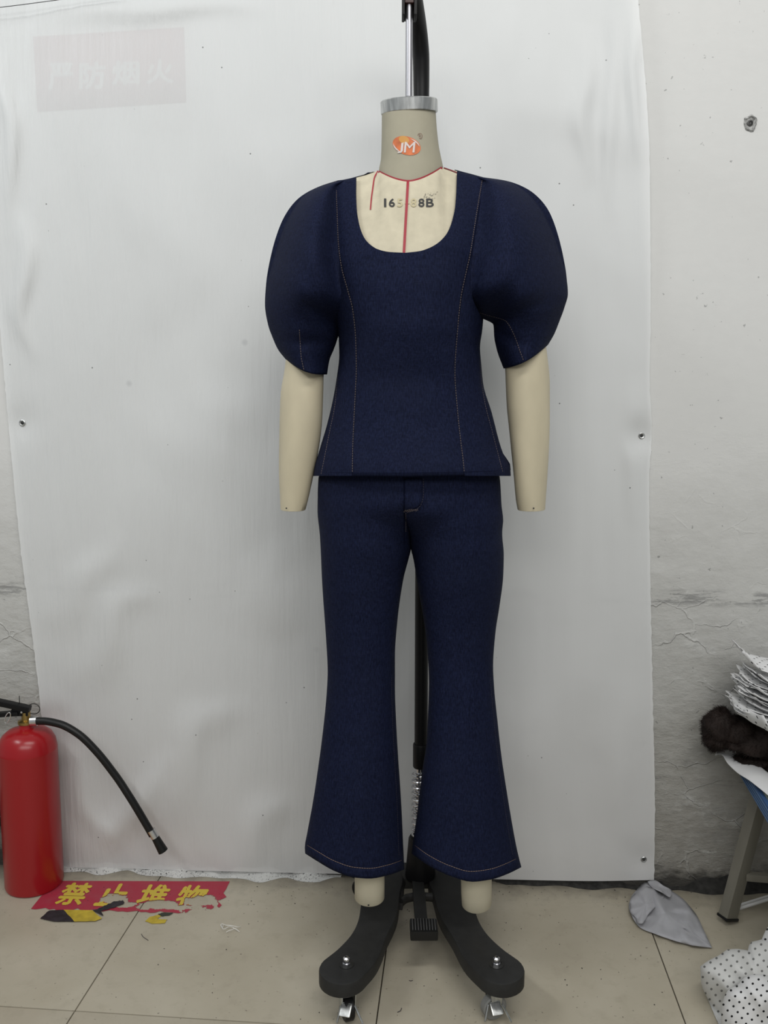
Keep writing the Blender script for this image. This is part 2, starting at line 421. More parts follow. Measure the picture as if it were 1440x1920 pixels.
def text2d(body, bold=0.0):
    """outline of a word as a flat mesh, scaled into the unit box (0..1, 0..1)"""
    c = bpy.data.curves.new('word', 'FONT'); c.body = body; c.size = 1; c.resolution_u = 4
    o = bpy.data.objects.new('word', c); COL.objects.link(o)
    dg = bpy.context.evaluated_depsgraph_get(); dg.update()
    me = bpy.data.meshes.new_from_object(o.evaluated_get(dg))
    vs = [v.co.copy() for v in me.vertices]; fs = [tuple(p.vertices) for p in me.polygons]
    bpy.data.objects.remove(o); bpy.data.curves.remove(c); bpy.data.meshes.remove(me)
    x0 = min(v.x for v in vs); x1 = max(v.x for v in vs); y0 = min(v.y for v in vs); y1 = max(v.y for v in vs)
    # flat strips row by row: robust for heavy (thickened) strokes
    n = 64; g = np.zeros((n, n), bool); yy, xx = np.mgrid[0:n, 0:n]; X = (xx+0.5)/n; Y = (yy+0.5)/n
    for q in fs:
        p = [((vs[i].x-x0)/(x1-x0)*(1-2*bold)+bold, (vs[i].y-y0)/(y1-y0)*(1-2*bold)+bold) for i in q]
        for k in range(1, len(p)-1):
            a, b, c = p[0], p[k], p[k+1]
            e = [(v[0]-u[0])*(Y-u[1])-(v[1]-u[1])*(X-u[0]) for u, v in ((a, b), (b, c), (c, a))]
            g |= ((e[0] >= 0) & (e[1] >= 0) & (e[2] >= 0)) | ((e[0] <= 0) & (e[1] <= 0) & (e[2] <= 0))
    r = int(round(bold*n)); h = g.copy()
    for dy in range(-r, r+1):
        for dx in range(-r, r+1):
            if dx*dx+dy*dy <= r*r+0.5: h |= np.roll(np.roll(g, dy, 0), dx, 1)
    vs2, fs2 = [], []
    for j in range(n):
        i = 0
        while i < n:
            if h[j, i]:
                k = i
                while k < n and h[j, k]: k += 1
                m = len(vs2); vs2 += [(i/n, j/n), (k/n, j/n), (k/n, (j+1)/n), (i/n, (j+1)/n)]; fs2.append((m, m+1, m+2, m+3)); i = k
            else: i += 1
    return vs2, fs2

# ------------------------------------------------------------------ room: floor with tiles, back wall
floor = MB().box((0, 0.45, -0.034), 4.6, 2.7, 0.05).build('floor', M['grout'], smooth=False)
tag(floor, 'floor of large beige polished tiles with dark grout lines', kind='structure')
WX = Vector((math.cos(PSI), -math.sin(PSI), 0)); WN = Vector((math.sin(PSI), math.cos(PSI), 0))   # along the wall, into the wall
TA = math.radians(5.0); TX = Vector((math.cos(TA), -math.sin(TA), 0)); TN = Vector((math.sin(TA), math.cos(TA), 0))
def uv_floor(p): return p.dot(TX), p.dot(TN)
joints = [sum(uv_floor(FL(*q))[0] for q in pr)/2 for pr in (((262, 1710), (140, 1905)), ((722, 1790), (706, 1920)), ((1228, 1750), (1290, 1920)))]
TS = (joints[2]-joints[0])/2
wall_v = WALL_D*math.cos(PSI)
tile_me = None
for i in range(-3, 4):
    for j in range(4):
        u0 = joints[1] + i*TS; v1 = wall_v + 0.05 - j*TS
        R = Matrix((TX, TN, Vector((0, 0, 1)))).transposed()
        c = TX*(u0+TS/2) + TN*(v1-TS/2) + Vector((0, 0, -0.006))
        if tile_me is None:
            o = MB().box((0, 0, 0), TS-0.0022, TS-0.0022, 0.012, None, 0.0006).build('tile', M['tile'], smooth=True)
            tile_me = o.data
            for v in tile_me.vertices: v.co.z -= 0.006
            o.parent = floor
        else:
            o = bpy.data.objects.new('tile', tile_me); COL.objects.link(o); o.parent = floor
        o.location = c - floor.location; o.rotation_euler = R.to_euler()
wall = MB().box((0, 0, 0), 4.4, 0.12, 3.0, Matrix((WX, WN, Vector((0, 0, 1)))).transposed())
wall.v = [v + WN*(wall_v+0.06) + Vector((0, 0, 1.5)) for v in wall.v]
wall = wall.build('wall_back', M['wall'], smooth=False)
tag(wall, 'rough plastered back wall, white above and bare grey cement below', kind='structure')

# lime plaster fillet along the foot of the wall (left part), dirt ridges (right part)
def foot_strip(name, px0, px1, h0, dep, m, seed, n=90, yb=1650):
    rows = []
    a = WL(px0, yb); b = WL(px1, yb)
    for i in range(n+1):
        q = a.lerp(b, i/n); x = q.x; base = Vector((x, wall_y(x), 0))
        k1 = 0.55 + 0.9*noise.noise((x*22, seed, 0)); k2 = 0.6 + 0.8*noise.noise((x*17, seed, 5)); e = min(1, i/6, (n-i)/6)
        hh = max(0.003, h0*k1*e); dd = max(0.004, dep*k2*e)
        r = []
        for k in range(11):
            f = k/10
            jx = 0.003*noise.noise((x*60, k, seed))
            r.append(base - WN*(dd*f + 0.001) + Vector((0, 0, max(0.0004, hh*(1-f)**1.4 + 0.004*noise.noise((x*70, k*3, seed))*(0.2 < f < 0.9)))) + WX*jx)
        rows.append(r)
    return MB().grid(rows).build(name, m, sharp=70)
tag(foot_strip('trim', 96, 640, 0.020, 0.034, M['plaster'], 3.1), 'speckled lime plaster fillet at the foot of the wall, left', kind='structure').name = 'trim_1'
tag(foot_strip('dirt_ridge', 930, 1216, 0.016, 0.02, M['dirt'], 8.7), 'crumbly black dirt ridge under the right part of the plastic sheet', 'dirt', kind='stuff')
tag(foot_strip('dirt_ridge', 1222, 1520, 0.034, 0.024, M['dirt'], 1.7), 'thick black dirt band at the wall foot behind the bench leg', 'dirt', kind='stuff')

# anchor hole broken into the plaster, upper right
hole = thing('anchor_hole', 'broken hole with dark metal anchor in the upper right wall', 'hole', WL(1407, 230))
cr = MB(); rows = []
for k, (rr, dz) in enumerate(((0.0125, 0.0008), (0.0105, 0.0035), (0.0075, 0.001), (0.005, 0.0006))):
    r = []
    for i in range(22):
        a = 2*math.pi*i/22; q = rr*(1+0.32*noise.noise((math.cos(a)*1.6, math.sin(a)*1.6, 3+k*0.2)))
        r.append(WL(1407, 230, dz) + WX*math.cos(a)*q + Vector((0, 0, math.sin(a)*q*1.15)))
    rows.append(r)
cr.grid(rows, True).build('broken_rim', mat('crumbled_plaster', (0.33, 0.33, 0.32), 0.95, var=0.6, vscale=(200, 200, 200)), hole, sharp=25)
MB().lathe([(0.0055, 0), (0.0055, 0.002), (0.003, 0.0024), (0.0022, 0.0012), (0, 0.001)], WL(1406, 231, 0.0004), 16, -WN).build('metal_anchor', M['dark_metal'], hole)

# ------------------------------------------------------------------ red notice on the wall, then the milky sheet over it
qs = [WL(62, 69, 0.0006), WL(345, 51, 0.0006), WL(349, 192, 0.0006), WL(70, 210, 0.0006)]
notice = thing('wall_notice', 'red paper notice with four white characters, faint behind plastic sheet', 'sign', qs[3])
MB().grid([[qs[0].lerp(qs[1], i/8) for i in range(9)], [qs[3].lerp(qs[2], i/8) for i in range(9)]]).build('notice_paper', M['red_sign'], notice, thick=0.0006)
for ch, (x0, y0, x1, y1) in (('严', (90, 118, 138, 170)), ('防', (148, 116, 198, 168)), ('烟', (210, 114, 262, 160)), ('火', (274, 112, 326, 158))):
    v, f = text2d(ch, 0.03)
    mesh('character', [WL(x0+(x1-x0)*a, y1-(y1-y0)*b - 0.03*(x1-x0)*a, 0.0014) for a, b in v], f, M['sign_white'], notice, smooth=False)

eL = Crv([(-260, -140), (0, -95), (300, -50), (600, -2), (680, 5), (850, 20), (1050, 40), (1200, 60), (1330, 75), (1450, 84), (1680, 86)])
eR = Crv([(-260, 1186), (0, 1197), (90, 1205), (190, 1213), (300, 1218), (600, 1220), (700, 1218), (800, 1222), (900, 1217), (1050, 1219), (1300, 1224), (1500, 1228), (1680, 1226)])
eB = Crv([(80, 1626), (200, 1628), (350, 1632), (560, 1637), (780, 1642), (950, 1649), (1120, 1652), (1226, 1650)])
ridges = [(150, 1660, 330, 1400, 26, .010), (120, 1300, 300, 1090, 34, .009), (240, 1560, 470, 1300, 40, .010), (400, 1640, 560, 1480, 34, .008), (90, 1420, 230, 1600, 22, .007),
          (70, 1180, 240, 1000, 30, .006), (300, 900, 520, 700, 60, .006), (1105, 40, 1085, 360, 18, .006), (1150, 10, 1140, 420, 16, .007), (1183, 0, 1190, 320, 10, .006),
          (5, 90, 30, 420, 14, .010), (30, 380, 62, 690, 16, .009), (40, 24, 520, 12, 20, .006), (1180, 700, 1190, 1000, 20, .005), (1150, 1250, 1170, 1600, 36, .006), (330, 250, 300, 640, 70, .005), (1000, 1180, 1060, 1560, 60, .005), (450, 1040, 560, 1200, 50, .006)]
def sheet_off(px, py):
    o = 0.010 + 0.004*noise.noise((px/160, py/260, 2)) + 0.0012*noise.noise((px/24, py/150, 4))
    for (x0, y0, x1, y1, w, a) in ridges:
        dx, dy = x1-x0, y1-y0; L2 = dx*dx+dy*dy
        t = ((px-x0)*dx+(py-y0)*dy)/L2; tc = min(1, max(0, t)); d = math.hypot(px-x0-dx*tc, py-y0-dy*tc)
        wob = 1.6*w*noise.noise((t*2.2, x0*.1, 3)); d = abs((px-x0)*dy-(py-y0)*dx)/math.sqrt(L2)*(1 if (px-x0)*dy-(py-y0)*dx > 0 else -1) + wob
        if 0 < t < 1: o += 1.35*a*math.exp(-(d/(w*(1.5-0.8*t)))**2)*math.sin(math.pi*t)**1.3
    k = sstep(150, 110, px)*sstep(1310, 1350, py)
    return max(0.0035, o*(1-k)+0.0035*k)
rows = []
NU, NV = 170, 200
for j in range(NV+1):
    r = []
    for i in range(NU+1):
        s = i/NU
        y0 = -240 + (1640+240)*j/NV
        px = eL(y0)*(1-s) + eR(y0)*s
        py = -240 + (eB(px)+240)*j/NV
        e = (i == NU)*1.6*noise.noise((py/14, 1, 1)) - (i == 0)*2.0*noise.noise((py/11, 4, 1))
        o = sheet_off(px, py)
        for (sx, sy) in ((42, 793), (1203, 817), (1207, 1611)):
            o = 0.0035 + (o-0.0035)*(1-math.exp(-((px-sx)**2+(py-sy)**2)/900))
        o += 0.016*sstep(0.93, 1.0, s)*sstep(760, 250, py)
        r.append(WL(px+e, py, o))
    rows.append(r)
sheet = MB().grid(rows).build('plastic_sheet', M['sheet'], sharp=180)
tag(sheet, 'large creased milky white plastic sheet screwed over the back wall', 'sheet')

def wall_screw(px, py, label, r=0.0066):
    o = thing('wall_screw', label, 'screw', WL(px, py, 0.004))
    MB().lathe([(0, 0), (r, 0), (r, 0.0012), (r*0.8, 0.002), (r*0.45, 0.0014), (r*0.45, 0.0008)], WL(px, py, 0.0045), 20, -WN).build('washer', M['steel'], o)
    MB().lathe([(r*0.42, 0), (r*0.42, 0.0026), (r*0.3, 0.0034), (0, 0.0036)], WL(px, py, 0.0048), 14, -WN).build('screw_head', M['dark_metal'], o)
wall_screw(42, 793, 'small screw with washer pinning the left edge of the plastic sheet')
wall_screw(1203, 817, 'small screw with washer halfway up the sheet\'s right edge', 0.0062)
wall_screw(1207, 1611, 'small dark screw near the floor at the sheet\'s right lower corner', 0.006)
tag(MB().tube([WL(-60, 21, 0.03), WL(40, 9, 0.031), WL(115, -1, 0.031), WL(220, -14, 0.03)], 0.0007, 6).build('cord', M['ink'], smooth=True), 'thin dark cord stretched across the sheet in the top left corner', 'cord')

# ------------------------------------------------------------------ body measurements (in the photo) of the dress form and its clothes
YM = 1.44
def hw_world(dpx, py): return dpx * ( (P(1, py, YM) - P(0, py, YM)).length )
tape_y = lambda x: 339 - 23*abs((x-768)/61.5)**1.7 - 3*((x-768)/61.5)      # red neckline tape
def ytop(x):                                                           # top edge of the body: neck tape, then the shoulder slope
    if 709 <= x <= 830: return tape_y(x)
    if x < 709: return Crv([(590, 362), (620, 344), (640, 340), (668, 333), (690, 327), (709, 319.5)])(x)
    return Crv([(830, 313.5), (857, 321), (880, 327), (905, 333), (935, 340), (955, 352)])(x)
def neck_d(x):
    q = 1-((x-769.5)/61.0)**2
    return 0.053*math.sqrt(q) if q > 0 else 0.0
bchest = Crv([(300, .086), (400, .092), (474, .100), (540, .108), (600, .108), (660, .098), (720, .088), (780, .092), (840, .104), (892, .114), (960, .11)])
bXL = Crv([(330, 600), (400, 598), (480, 606), (560, 618), (632, 636), (665, 637), (710, 632), (745, 626), (800, 613), (840, 601), (885, 589), (895, 588)])
bXR = Crv([(330, 940), (400, 938), (480, 925), (560, 910), (622, 903), (650, 899), (690, 902), (720, 905), (770, 920), (850, 942), (880, 956), (895, 957)])
def body_d(x, y, grow=0.0, inset=0.0):
    xl = bXL(y)+inset; xr = bXR(y)-inset; xc = (xl+xr)/2; hw = (xr-xl)/2
    q = max(0.0, 1-abs((x-xc)/hw)**2.2)
    e = q**0.5
    d = max(0.0, (y-ytop(x)+grow*600)/150.0); sh = min(1.0, d)**0.55 if d < 1 else 1.0
    sh = 1-(1-min(1, d))**2 if False else sh
    N = neck_d(x)
    b = bchest(y)*e
    return N + max(0, b-N)*sh
def front(px, py, grow=0.0, inset=0.0):
    return P(px, py, YM - body_d(px, py, grow, inset) - grow)
def fold(px, py):
    """soft drape of the cloth of the blouse"""
    return 0.0012*noise.noise((px/45, py/70, 9)) + 0.0025*math.exp(-((px-760)/90)**2)*math.sin((py-560)/28)*math.exp(-((py-720)/60)**2)*0.5
BG = 0.007
def blouse_front(px, py, extra=0.0): return P(px, py, YM - body_d(px, py, BG) - BG - extra - fold(px, py)*sstep(380, 480, py))

# ------------------------------------------------------------------ dress form
form = thing('dress_form', 'full-body beige dress form with neck logo hanging from the black stand', 'mannequin', P(768, 1718, YM))
# torso (one mesh, neck joint to hips)
rows = []
NPHI = 72
tXL = Crv([(318, 708), (324, 694), (332, 668), (341, 640), (356, 636), (380, 634), (480, 636), (632, 648), (720, 646), (800, 632), (860, 622), (900, 616), (1000, 616)])
tXR = Crv([(318, 831), (324, 862), (332, 890), (341, 900), (356, 902), (380, 904), (480, 900), (632, 892), (720, 892), (800, 905), (860, 918), (900, 922), (1000, 926)])
def torso_row(y, w):
    r = []
    xl, xr = tXL(y), tXR(y); xc = (xl+xr)/2; hw = (xr-xl)/2
    for k in range(NPHI):
        a = 2*math.pi*k/NPHI; px = xc+hw*math.cos(a); s = math.sin(a)
        if s >= 0:
            py = y + w*(tape_y(709+(px-xl)/(xr-xl)*121) - 318)
            r.append(P(px, py, YM - (body_d(px, max(py, ytop(px)), 0, 10) if w < 1 else neck_d(px))*1.0))
        else:
            py = y + w*(-8*(-s))
            N = 0.055*abs(s); b = 0.085*abs(s)**0.8
            r.append(P(px, py, YM + N + (b-N)*sstep(318, 400, y)))
    return r
ys = [318, 319.5, 321.5, 324, 327, 330, 334, 338, 343, 349, 356, 364, 373, 383, 395] + list(range(410, 1010, 20))
# front bib between neck tape and the blouse neckline is a height field so that the chest is exact
bib = []
for i in range(41):
    x = 640 + (905-640)*i/40
    t0 = ytop(x)
    bib.append([P(x, t0+(500-t0)*(j/30)**1.5, YM - body_d(x, t0+(500-t0)*(j/30)**1.5 + 0.01)) for j in range(31)])
tm = MB().grid(bib)
rr = []
for y in list(range(500, 872, 15)):
    xl = max(tXL(y), 640) if y < 520 else tXL(y); xr = min(tXR(y), 905) if y < 520 else tXR(y)
    rr.append([P(xl+(xr-xl)*(0.5-0.5*math.cos(math.pi*i/40)), y, YM - body_d(xl+(xr-xl)*(0.5-0.5*math.cos(math.pi*i/40)), y, 0, 14)*0.96) for i in range(41)])
tm.grid(rr)
bk = []
for y in [322, 326, 331, 338, 348, 365, 390, 420, 460, 500] + list(range(520, 865, 20)):
    xl, xr = max(tXL(y), 640) if y < 520 else tXL(y), min(tXR(y), 905) if y < 520 else tXR(y)
    bk.append([P(xl+(xr-xl)*(0.5-0.5*math.cos(math.pi*i/40)), y, YM + (0.086*math.sin(math.pi*i/40)**0.7)*sstep(300, 400, y)) for i in range(41)])
tm.grid(bk)
torso = tm.build('torso', M['skin_canvas'], form, sharp=180)
# neck
nXL = Crv([(210, 716), (260, 715.5), (300, 714), (312, 711.5), (340, 708)]); nXR = Crv([(210, 817), (240, 819), (275, 823), (300, 828), (312, 830.5), (340, 832)])
rows = []
for j in range(17):
    t = j/16; r = []
    for k in range(56):
        a = 2*math.pi*k/56; s = math.sin(a)
        y0 = 202; yt = tape_y(769.5+61*math.cos(a)) if s >= 0 else 316 - 9*abs(s)
        y = y0+(yt-y0)*t
        xl, xr = nXL(y), nXR(y)
        px = (xl+xr)/2 + (xr-xl)/2*math.cos(a)
        r.append(P(px, y, YM - s*(0.041+0.013*t)))
    rows.append(r)
def neck_front(px, py):
    xl, xr = nXL(py), nXR(py); q = (px-(xl+xr)/2)/((xr-xl)/2); t = (py-202)/(tape_y(px)-202)
    return YM - math.sqrt(max(0, 1-q*q))*(0.041+0.013*t)
MB().grid(rows, True, True).build('neck', M['neck_canvas'], form, sharp=60)['label'] = 'grey beige canvas neck'
# metal neck cap
c0 = P(767, 198, YM); zt = P(767, 188.5, YM).z; zb = P(767, 212, YM).z
rc = hw_world(52.5, 200)*1.02
MB().lathe([(rc*0.985, zb-c0.z), (rc, zb-c0.z+0.001), (rc, zt-c0.z-0.0015), (rc*0.97, zt-c0.z), (rc*0.5, zt-c0.z+0.002), (0, zt-c0.z+0.0025)], (c0.x, YM, c0.z), 56, (-0.045, -0.20, 1)).build('neck_cap', M['steel'], form, sharp=30)['label'] = 'brushed steel neck cap'
# hanging rod
rod = MB(); pr = P(767, 100, YM)
rod.lathe([(0.0056, zt-0.002), (0.0056, zt+0.19)], (pr.x, YM, 0), 20).lathe([(0.011, zt), (0.011, zt+0.003), (0.0075, zt+0.005)], (pr.x, YM, 0), 20)
rod.build('hanging_rod', mat('satin_rod_steel', (0.36, 0.36, 0.38), 0.42, 1.0), form)['label'] = 'polished steel hanging rod'
# arms
def limb(name, L, R, y0, y1, dep, m, parent, n=36, k=40, end=0.0, YC=YM, sag=0.0):
    l, r = Crv(L), Crv(R); rows = []
    for j in range(n+1):
        y = y0+(y1-y0)*j/n; xc = (l(y)+r(y))/2; hw = (r(y)-l(y))/2
        rows.append([P(xc+hw*math.cos(2*math.pi*i/k), y + sag*math.sin(2*math.pi*i/k)*sstep(0.8, 1.0, j/n), YC-dep*hw_world(hw, y)*math.sin(2*math.pi*i/k)) for i in range(k)])
    if end:
        y = y1; xc = (l(y)+r(y))/2; hw = (r(y)-l(y))/2
        for q in (0.96, 0.85):
            rows.append([P(xc+hw*q*math.cos(2*math.pi*i/k), y+end*math.sqrt(1-q*q)*1.2 + sag*q*math.sin(2*math.pi*i/k), YC-dep*hw_world(hw*q, y)*math.sin(2*math.pi*i/k)) for i in range(k)])
    return MB().grid(rows, True, True, True).build(name, m, parent, sharp=50)
aL = limb('arm', [(390, 580), (450, 566), (560, 546), (690, 534), (740, 526), (800, 524), (880, 523), (955, 526)],
     [(390, 640), (430, 624), (560, 610), (700, 607), (740, 606), (790, 604), (840, 598), (890, 588), (940, 577), (955, 573)], 390, 955, 1.0, M['limb'], form, end=1.5, sag=4)
aR = limb('arm', [(390, 900), (430, 922), (560, 936), (692, 947), (760, 950), (800, 954), (840, 958), (890, 963), (950, 969), (957, 971)],
     [(390, 968), (450, 985), (560, 1008), (665, 1026), (720, 1031), (780, 1031), (850, 1029), (900, 1026), (957, 1022)], 390, 955, 1.0, M['limb'], form, end=1.5, sag=4)
for o, (hx, hy) in ((aL, (537, 953)), (aR, (1000.5, 953))):
    dpt = P(hx, hy, YM-0.0262)
    MB().lathe([(0.0014, 0), (0.0014, 0.0006), (0, 0.0008)], dpt, 10, (0, -1, 0)).build('rivet_hole', M['ink'], o)
# legs, down to the cut ankles
lL = limb('leg', [(960, 622), (1100, 632), (1250, 642), (1400, 648), (1560, 662), (1640, 665), (1690, 665), (1697, 669)],
     [(960, 755), (1030, 752), (1100, 738), (1250, 726), (1400, 728), (1560, 722), (1640, 721), (1680, 721), (1697, 715)], 965, 1682, 0.95, M['shin'], form, end=3, sag=18)
lR = limb('leg', [(960, 780), (1030, 786), (1100, 806), (1250, 822), (1400, 830), (1560, 858), (1640, 864), (1690, 865), (1705, 871)],
     [(960, 922), (1100, 925), (1250, 912), (1400, 915), (1560, 921), (1640, 922), (1690, 922), (1705, 918)], 965, 1694, 0.95, M['shin'], form, end=3, sag=19)
MB().lathe([(0.0016, 0), (0.0016, 0.0006), (0, 0.0008)], P(691, 1697, YM-0.0255), 10, (0, -1, -0.3)).build('rivet_hole', M['ink'], lL)
# red tapes
def ribbon(pts, w, fn, name, m, parent, k=3):
    pts = [tuple(p) for p in pts]; rows = []
    for i, p in enumerate(pts):
        a = pts[max(i-1, 0)]; b = pts[min(i+1, len(pts)-1)]; t = Vector((b[0]-a[0], b[1]-a[1])).normalized(); nn = Vector((-t.y, t.x))
        rows.append([fn(p[0]+nn.x*w*q, p[1]+nn.y*w*q) for q in (-.5, 0, .5)])
    return MB().grid(rows).build(name, m, parent, sharp=180)
skin = lambda x, y: P(x, y, YM - body_d(x, max(y, ytop(x)+0.01)) - 0.0012)
ribbon([(x, tape_y(x)+0.6) for x in [710+119*i/40 for i in range(41)]], 4.6, lambda x, y: P(x, y, YM - neck_d(min(828, max(711, x)))-0.0028), 'neckline_tape', M['red_tape'], form)['label'] = 'red tape around the neck base'
ribbon([(765-8*i/40, 339+142*i/40) for i in range(41)], 4.8, lambda x, y: P(x, y, YM - body_d(x, max(y, ytop(x)+0.01)) - 0.0016), 'centre_tape', M['red_tape'], form)['label'] = 'red tape down the chest centre'
ribbon([Path2([(709, 320), (702, 333), (699, 352), (696, 375), (694.5, 393)])(i/20) for i in range(21)], 2.4, lambda x, y: P(x, y, YM - body_d(x, max(y, ytop(x)+1)) - 0.0016), 'loose_tape', M['red_tape'], form)['label'] = 'thin loose red tape end at the shoulder'
ribbon([Path2([(832, 314.5), (845, 319), (858, 324)])(i/8) for i in range(9)], 2.2, lambda x, y: P(x, y, YM - body_d(x, max(y, ytop(x)+1)) - 0.0016), 'shoulder_tape', M['dark_red'], form)
# size stamp
for ch, x0, x1, m in (('1', 720, 724.2, 'ink'), ('6', 729, 740.5, 'ink'), ('5', 744.5, 755, 'ink_faded'), ('-', 759, 768, 'ink_faded'), ('8', 770, 781, 'ink_faded'), ('8', 784.5, 796, 'ink'), ('B', 799, 813.5, 'ink')):
    v, f = text2d(ch, 0.035 if ch != '1' else 0.0)
    h0, h1 = (372, 388) if ch != '-' else (379.5, 382)
    mesh('size_print', [P(x0+(x1-x0)*a, h1-(h1-h0)*b, YM-body_d(x0+(x1-x0)*a, h1-(h1-h0)*b)-0.0012) for a, b in v], f, M[m], form, smooth=False)
sm = MB()
for i in range(26):
    x = 793+random.random()*26; y = 359+random.random()*13 + (820-x)*0.12
    w, h = random.uniform(1, 3.2), random.uniform(.4, 1)
    sm.add([P(x+a*w, y+b*h-a*w*.3, YM-body_d(x+a*w, y+b*h)-0.0012) for a, b in ((0, 0), (1, 0), (1, 1), (0, 1))], [(0, 1, 2, 3)])
o = sm.build('ink_smudge', mat('grey_ink', (0.16, 0.15, 0.13), 0.8), form, smooth=False); o['kind'] = 'stuff'
# neck emblem: tilted orange oval, pale arc, two letters, registered mark
LC = (762.5, 273); LT = math.radians(17)
def emb(a, b, off): # emblem coordinates in pixels, rotated with the oval
    x = LC[0]+a*math.cos(LT)-b*math.sin(LT); y = LC[1]+a*math.sin(LT)+b*math.cos(LT)
    return P(x, y, neck_front(x, y)-off)
rows = [[emb(27*q*math.cos(2*math.pi*i/40), 17*q*math.sin(2*math.pi*i/40), 0.0006) for i in range(40)] for q in (0.02, .25, .5, .75, 1.0)]
lg = MB().grid(rows, True, True).build('emblem_oval', M['orange'], form, sharp=180); lg['label'] = 'orange oval emblem on the neck'
rows = [[emb(-8+10*q*math.cos(2*math.pi*i/24), -9+7*q*math.sin(2*math.pi*i/24), 0.0009) for i in range(24)] for q in (0.02, .5, 1.0)]
MB().grid(rows, True, True).build('emblem_sun', M['amber'], lg, sharp=180)
for A0, A1, rx, ry in ((-1.45, -0.35, 25, 14.5), (1.75, 2.95, 25.5, 15.5)):
    rows = []
    for i in range(17):
        a = A0+(A1-A0)*i/16; tw = 1.1*math.sin(math.pi*i/16)+.05
        rows.append([emb((rx-tw)*math.cos(a), (ry-tw)*math.sin(a), 0.0011), emb((rx+tw)*math.cos(a), (ry+tw)*math.sin(a), 0.0011)])
    MB().grid(rows).build('emblem_swoosh', M['white_ink'], lg)
for ch, x0, x1, y0, y1 in (('J', 745, 755, 267, 287), ('M', 757, 777, 266, 286)):
    v, f = text2d(ch, 0.02)
    mesh('emblem_letter', [P(x0+(x1-x0)*a+(b*2), y1-(y1-y0)*b, neck_front(x0+(x1-x0)*a, y1-(y1-y0)*b)-0.0014) for a, b in v], f, M['white_ink'], lg, smooth=False)
rows = [[P(787.5+r*math.cos(2*math.pi*i/28), 255+1.15*r*math.sin(2*math.pi*i/28), neck_front(787.5, 255)-0.0012) for i in range(28)] for r in (3.9, 4.7)]
MB().grid(rows, True).build('registered_mark', M['brown_ink'], form)
v, f = text2d('R')
mesh('registered_mark', [P(785.6+4*a, 257.6-5.2*b, neck_front(787, 255)-0.0012) for a, b in v], f, M['brown_ink'], form, smooth=False)

# ------------------------------------------------------------------ blouse
blouse = thing('blouse', 'dark indigo denim blouse with puffed sleeves and scooped neckline', 'blouse', P(768, 893, YM))
stL = Path2([(630, 341), (632, 400), (634, 450), (640, 500), (652, 545), (661, 580), (667, 640), (668, 690), (666, 740), (663, 800), (661, 850), (660.5, 892.4)])
stR = Path2([(905, 333), (897, 380), (889, 430), (881, 480), (872, 520), (864, 560), (858, 620), (853, 700), (857, 760), (863, 820), (868, 860), (871, 891)])
nkL = Path2([(668, 333), (667.5, 360), (668.5, 390), (672, 415), (679, 438), (690, 455), (707, 467), (730, 473), (760, 474.5)])
nkR = Path2([(857, 321.5), (856, 355), (854, 385), (849, 410), (841, 432), (828, 450), (808, 464), (786, 471.5), (760, 474.5)])
hemY = Crv([(588, 887), (602, 891.5), (735, 893), (870, 891), (940, 888), (957, 881)])
def half_panel(st, nk, tn):
    rows = []
    N1, N2, NS = 40, 50, 26
    for j in range(N1+1):                                   # beside the neckline
        t = j/N1; A = st(tn*t); B = nk(t)
        rows.append([blouse_front(A[0]+(B[0]-A[0])*i/NS, A[1]+(B[1]-A[1])*i/NS) for i in range(NS+1)])
    for j in range(1, N2+1):                                # below it
        t = j/N2; A = st(tn+(1-tn)*t); B = (760, 474.5+(893-474.5)*t)
        rows.append([blouse_front(A[0]+(B[0]-A[0])*i/NS, A[1]+(B[1]-A[1])*i/NS) for i in range(NS+1)])
    return rows
fp = MB().grid(half_panel(stL, nkL, 0.30)).grid(half_panel(stR, nkR, 0.30))
bmv = fp.build('front_panel', M['denim'], blouse, sharp=180)
bm = bmesh.new(); bm.from_mesh(bmv.data); bmesh.ops.remove_doubles(bm, verts=bm.verts, dist=0.0004); bmesh.ops.recalc_face_normals(bm, faces=bm.faces); bm.to_mesh(bmv.data); bm.free()
bmv.data.polygons.foreach_set('use_smooth', [True]*len(bmv.data.polygons))
md = bmv.modifiers.new('thickness', 'SOLIDIFY'); md.thickness = 0.002; md.offset = 0
for st, edge, sgn in ((stL, bXL, 1), (stR, bXR, -1)):
    rows = []
    for j in range(71):
        A = st(0.12+0.88*j/70); y = A[1] if j < 70 else hemY(A[0])
        xe = edge(y); r = []
        for i in range(21):
            q = i/20; nar = A[0]-sgn*18; kk = sstep(545, 612, y)
            yy = y + (hemY(x)-y)*(j/70)**8
            xe = nar+(edge(yy)-nar)*kk; x2 = A[0]+(xe-A[0])*(1-(1-q)**2.0)
            r.append(blouse_front(x2, yy))
        rows.append(r)
    MB().grid(rows).build('side_panel', M['denim'], blouse, sharp=180, thick=0.0016)
# back of the blouse
rows = []
for j in range(46):
    t = j/45; r = []
    for i in range(45):
        q = 0.5-0.5*math.cos(math.pi*i/44)
        y0 = 336; y = y0+(889-y0)*t
        xl = 638+(bXL(y)-638)*sstep(520, 620, y); xr = 898+(bXR(y)-898)*sstep(520, 610, y)
        x = xl+(xr-xl)*q
        yt = ytop(x)-1 if x < 690 or x > 850 else 324
        y = yt+(hemY(x)-yt)*t
        e = math.sin(math.pi*i/44)**0.75
        r.append(P(x, y, YM + 0.002 + (Crv([(320, .03), (345, .072), (400, .098), (560, .104), (720, .09), (892, .118)])(y))*e))
    rows.append(r)
MB().grid(rows).build('back_panel', M['denim'], blouse, sharp=180, thick=0.0016)
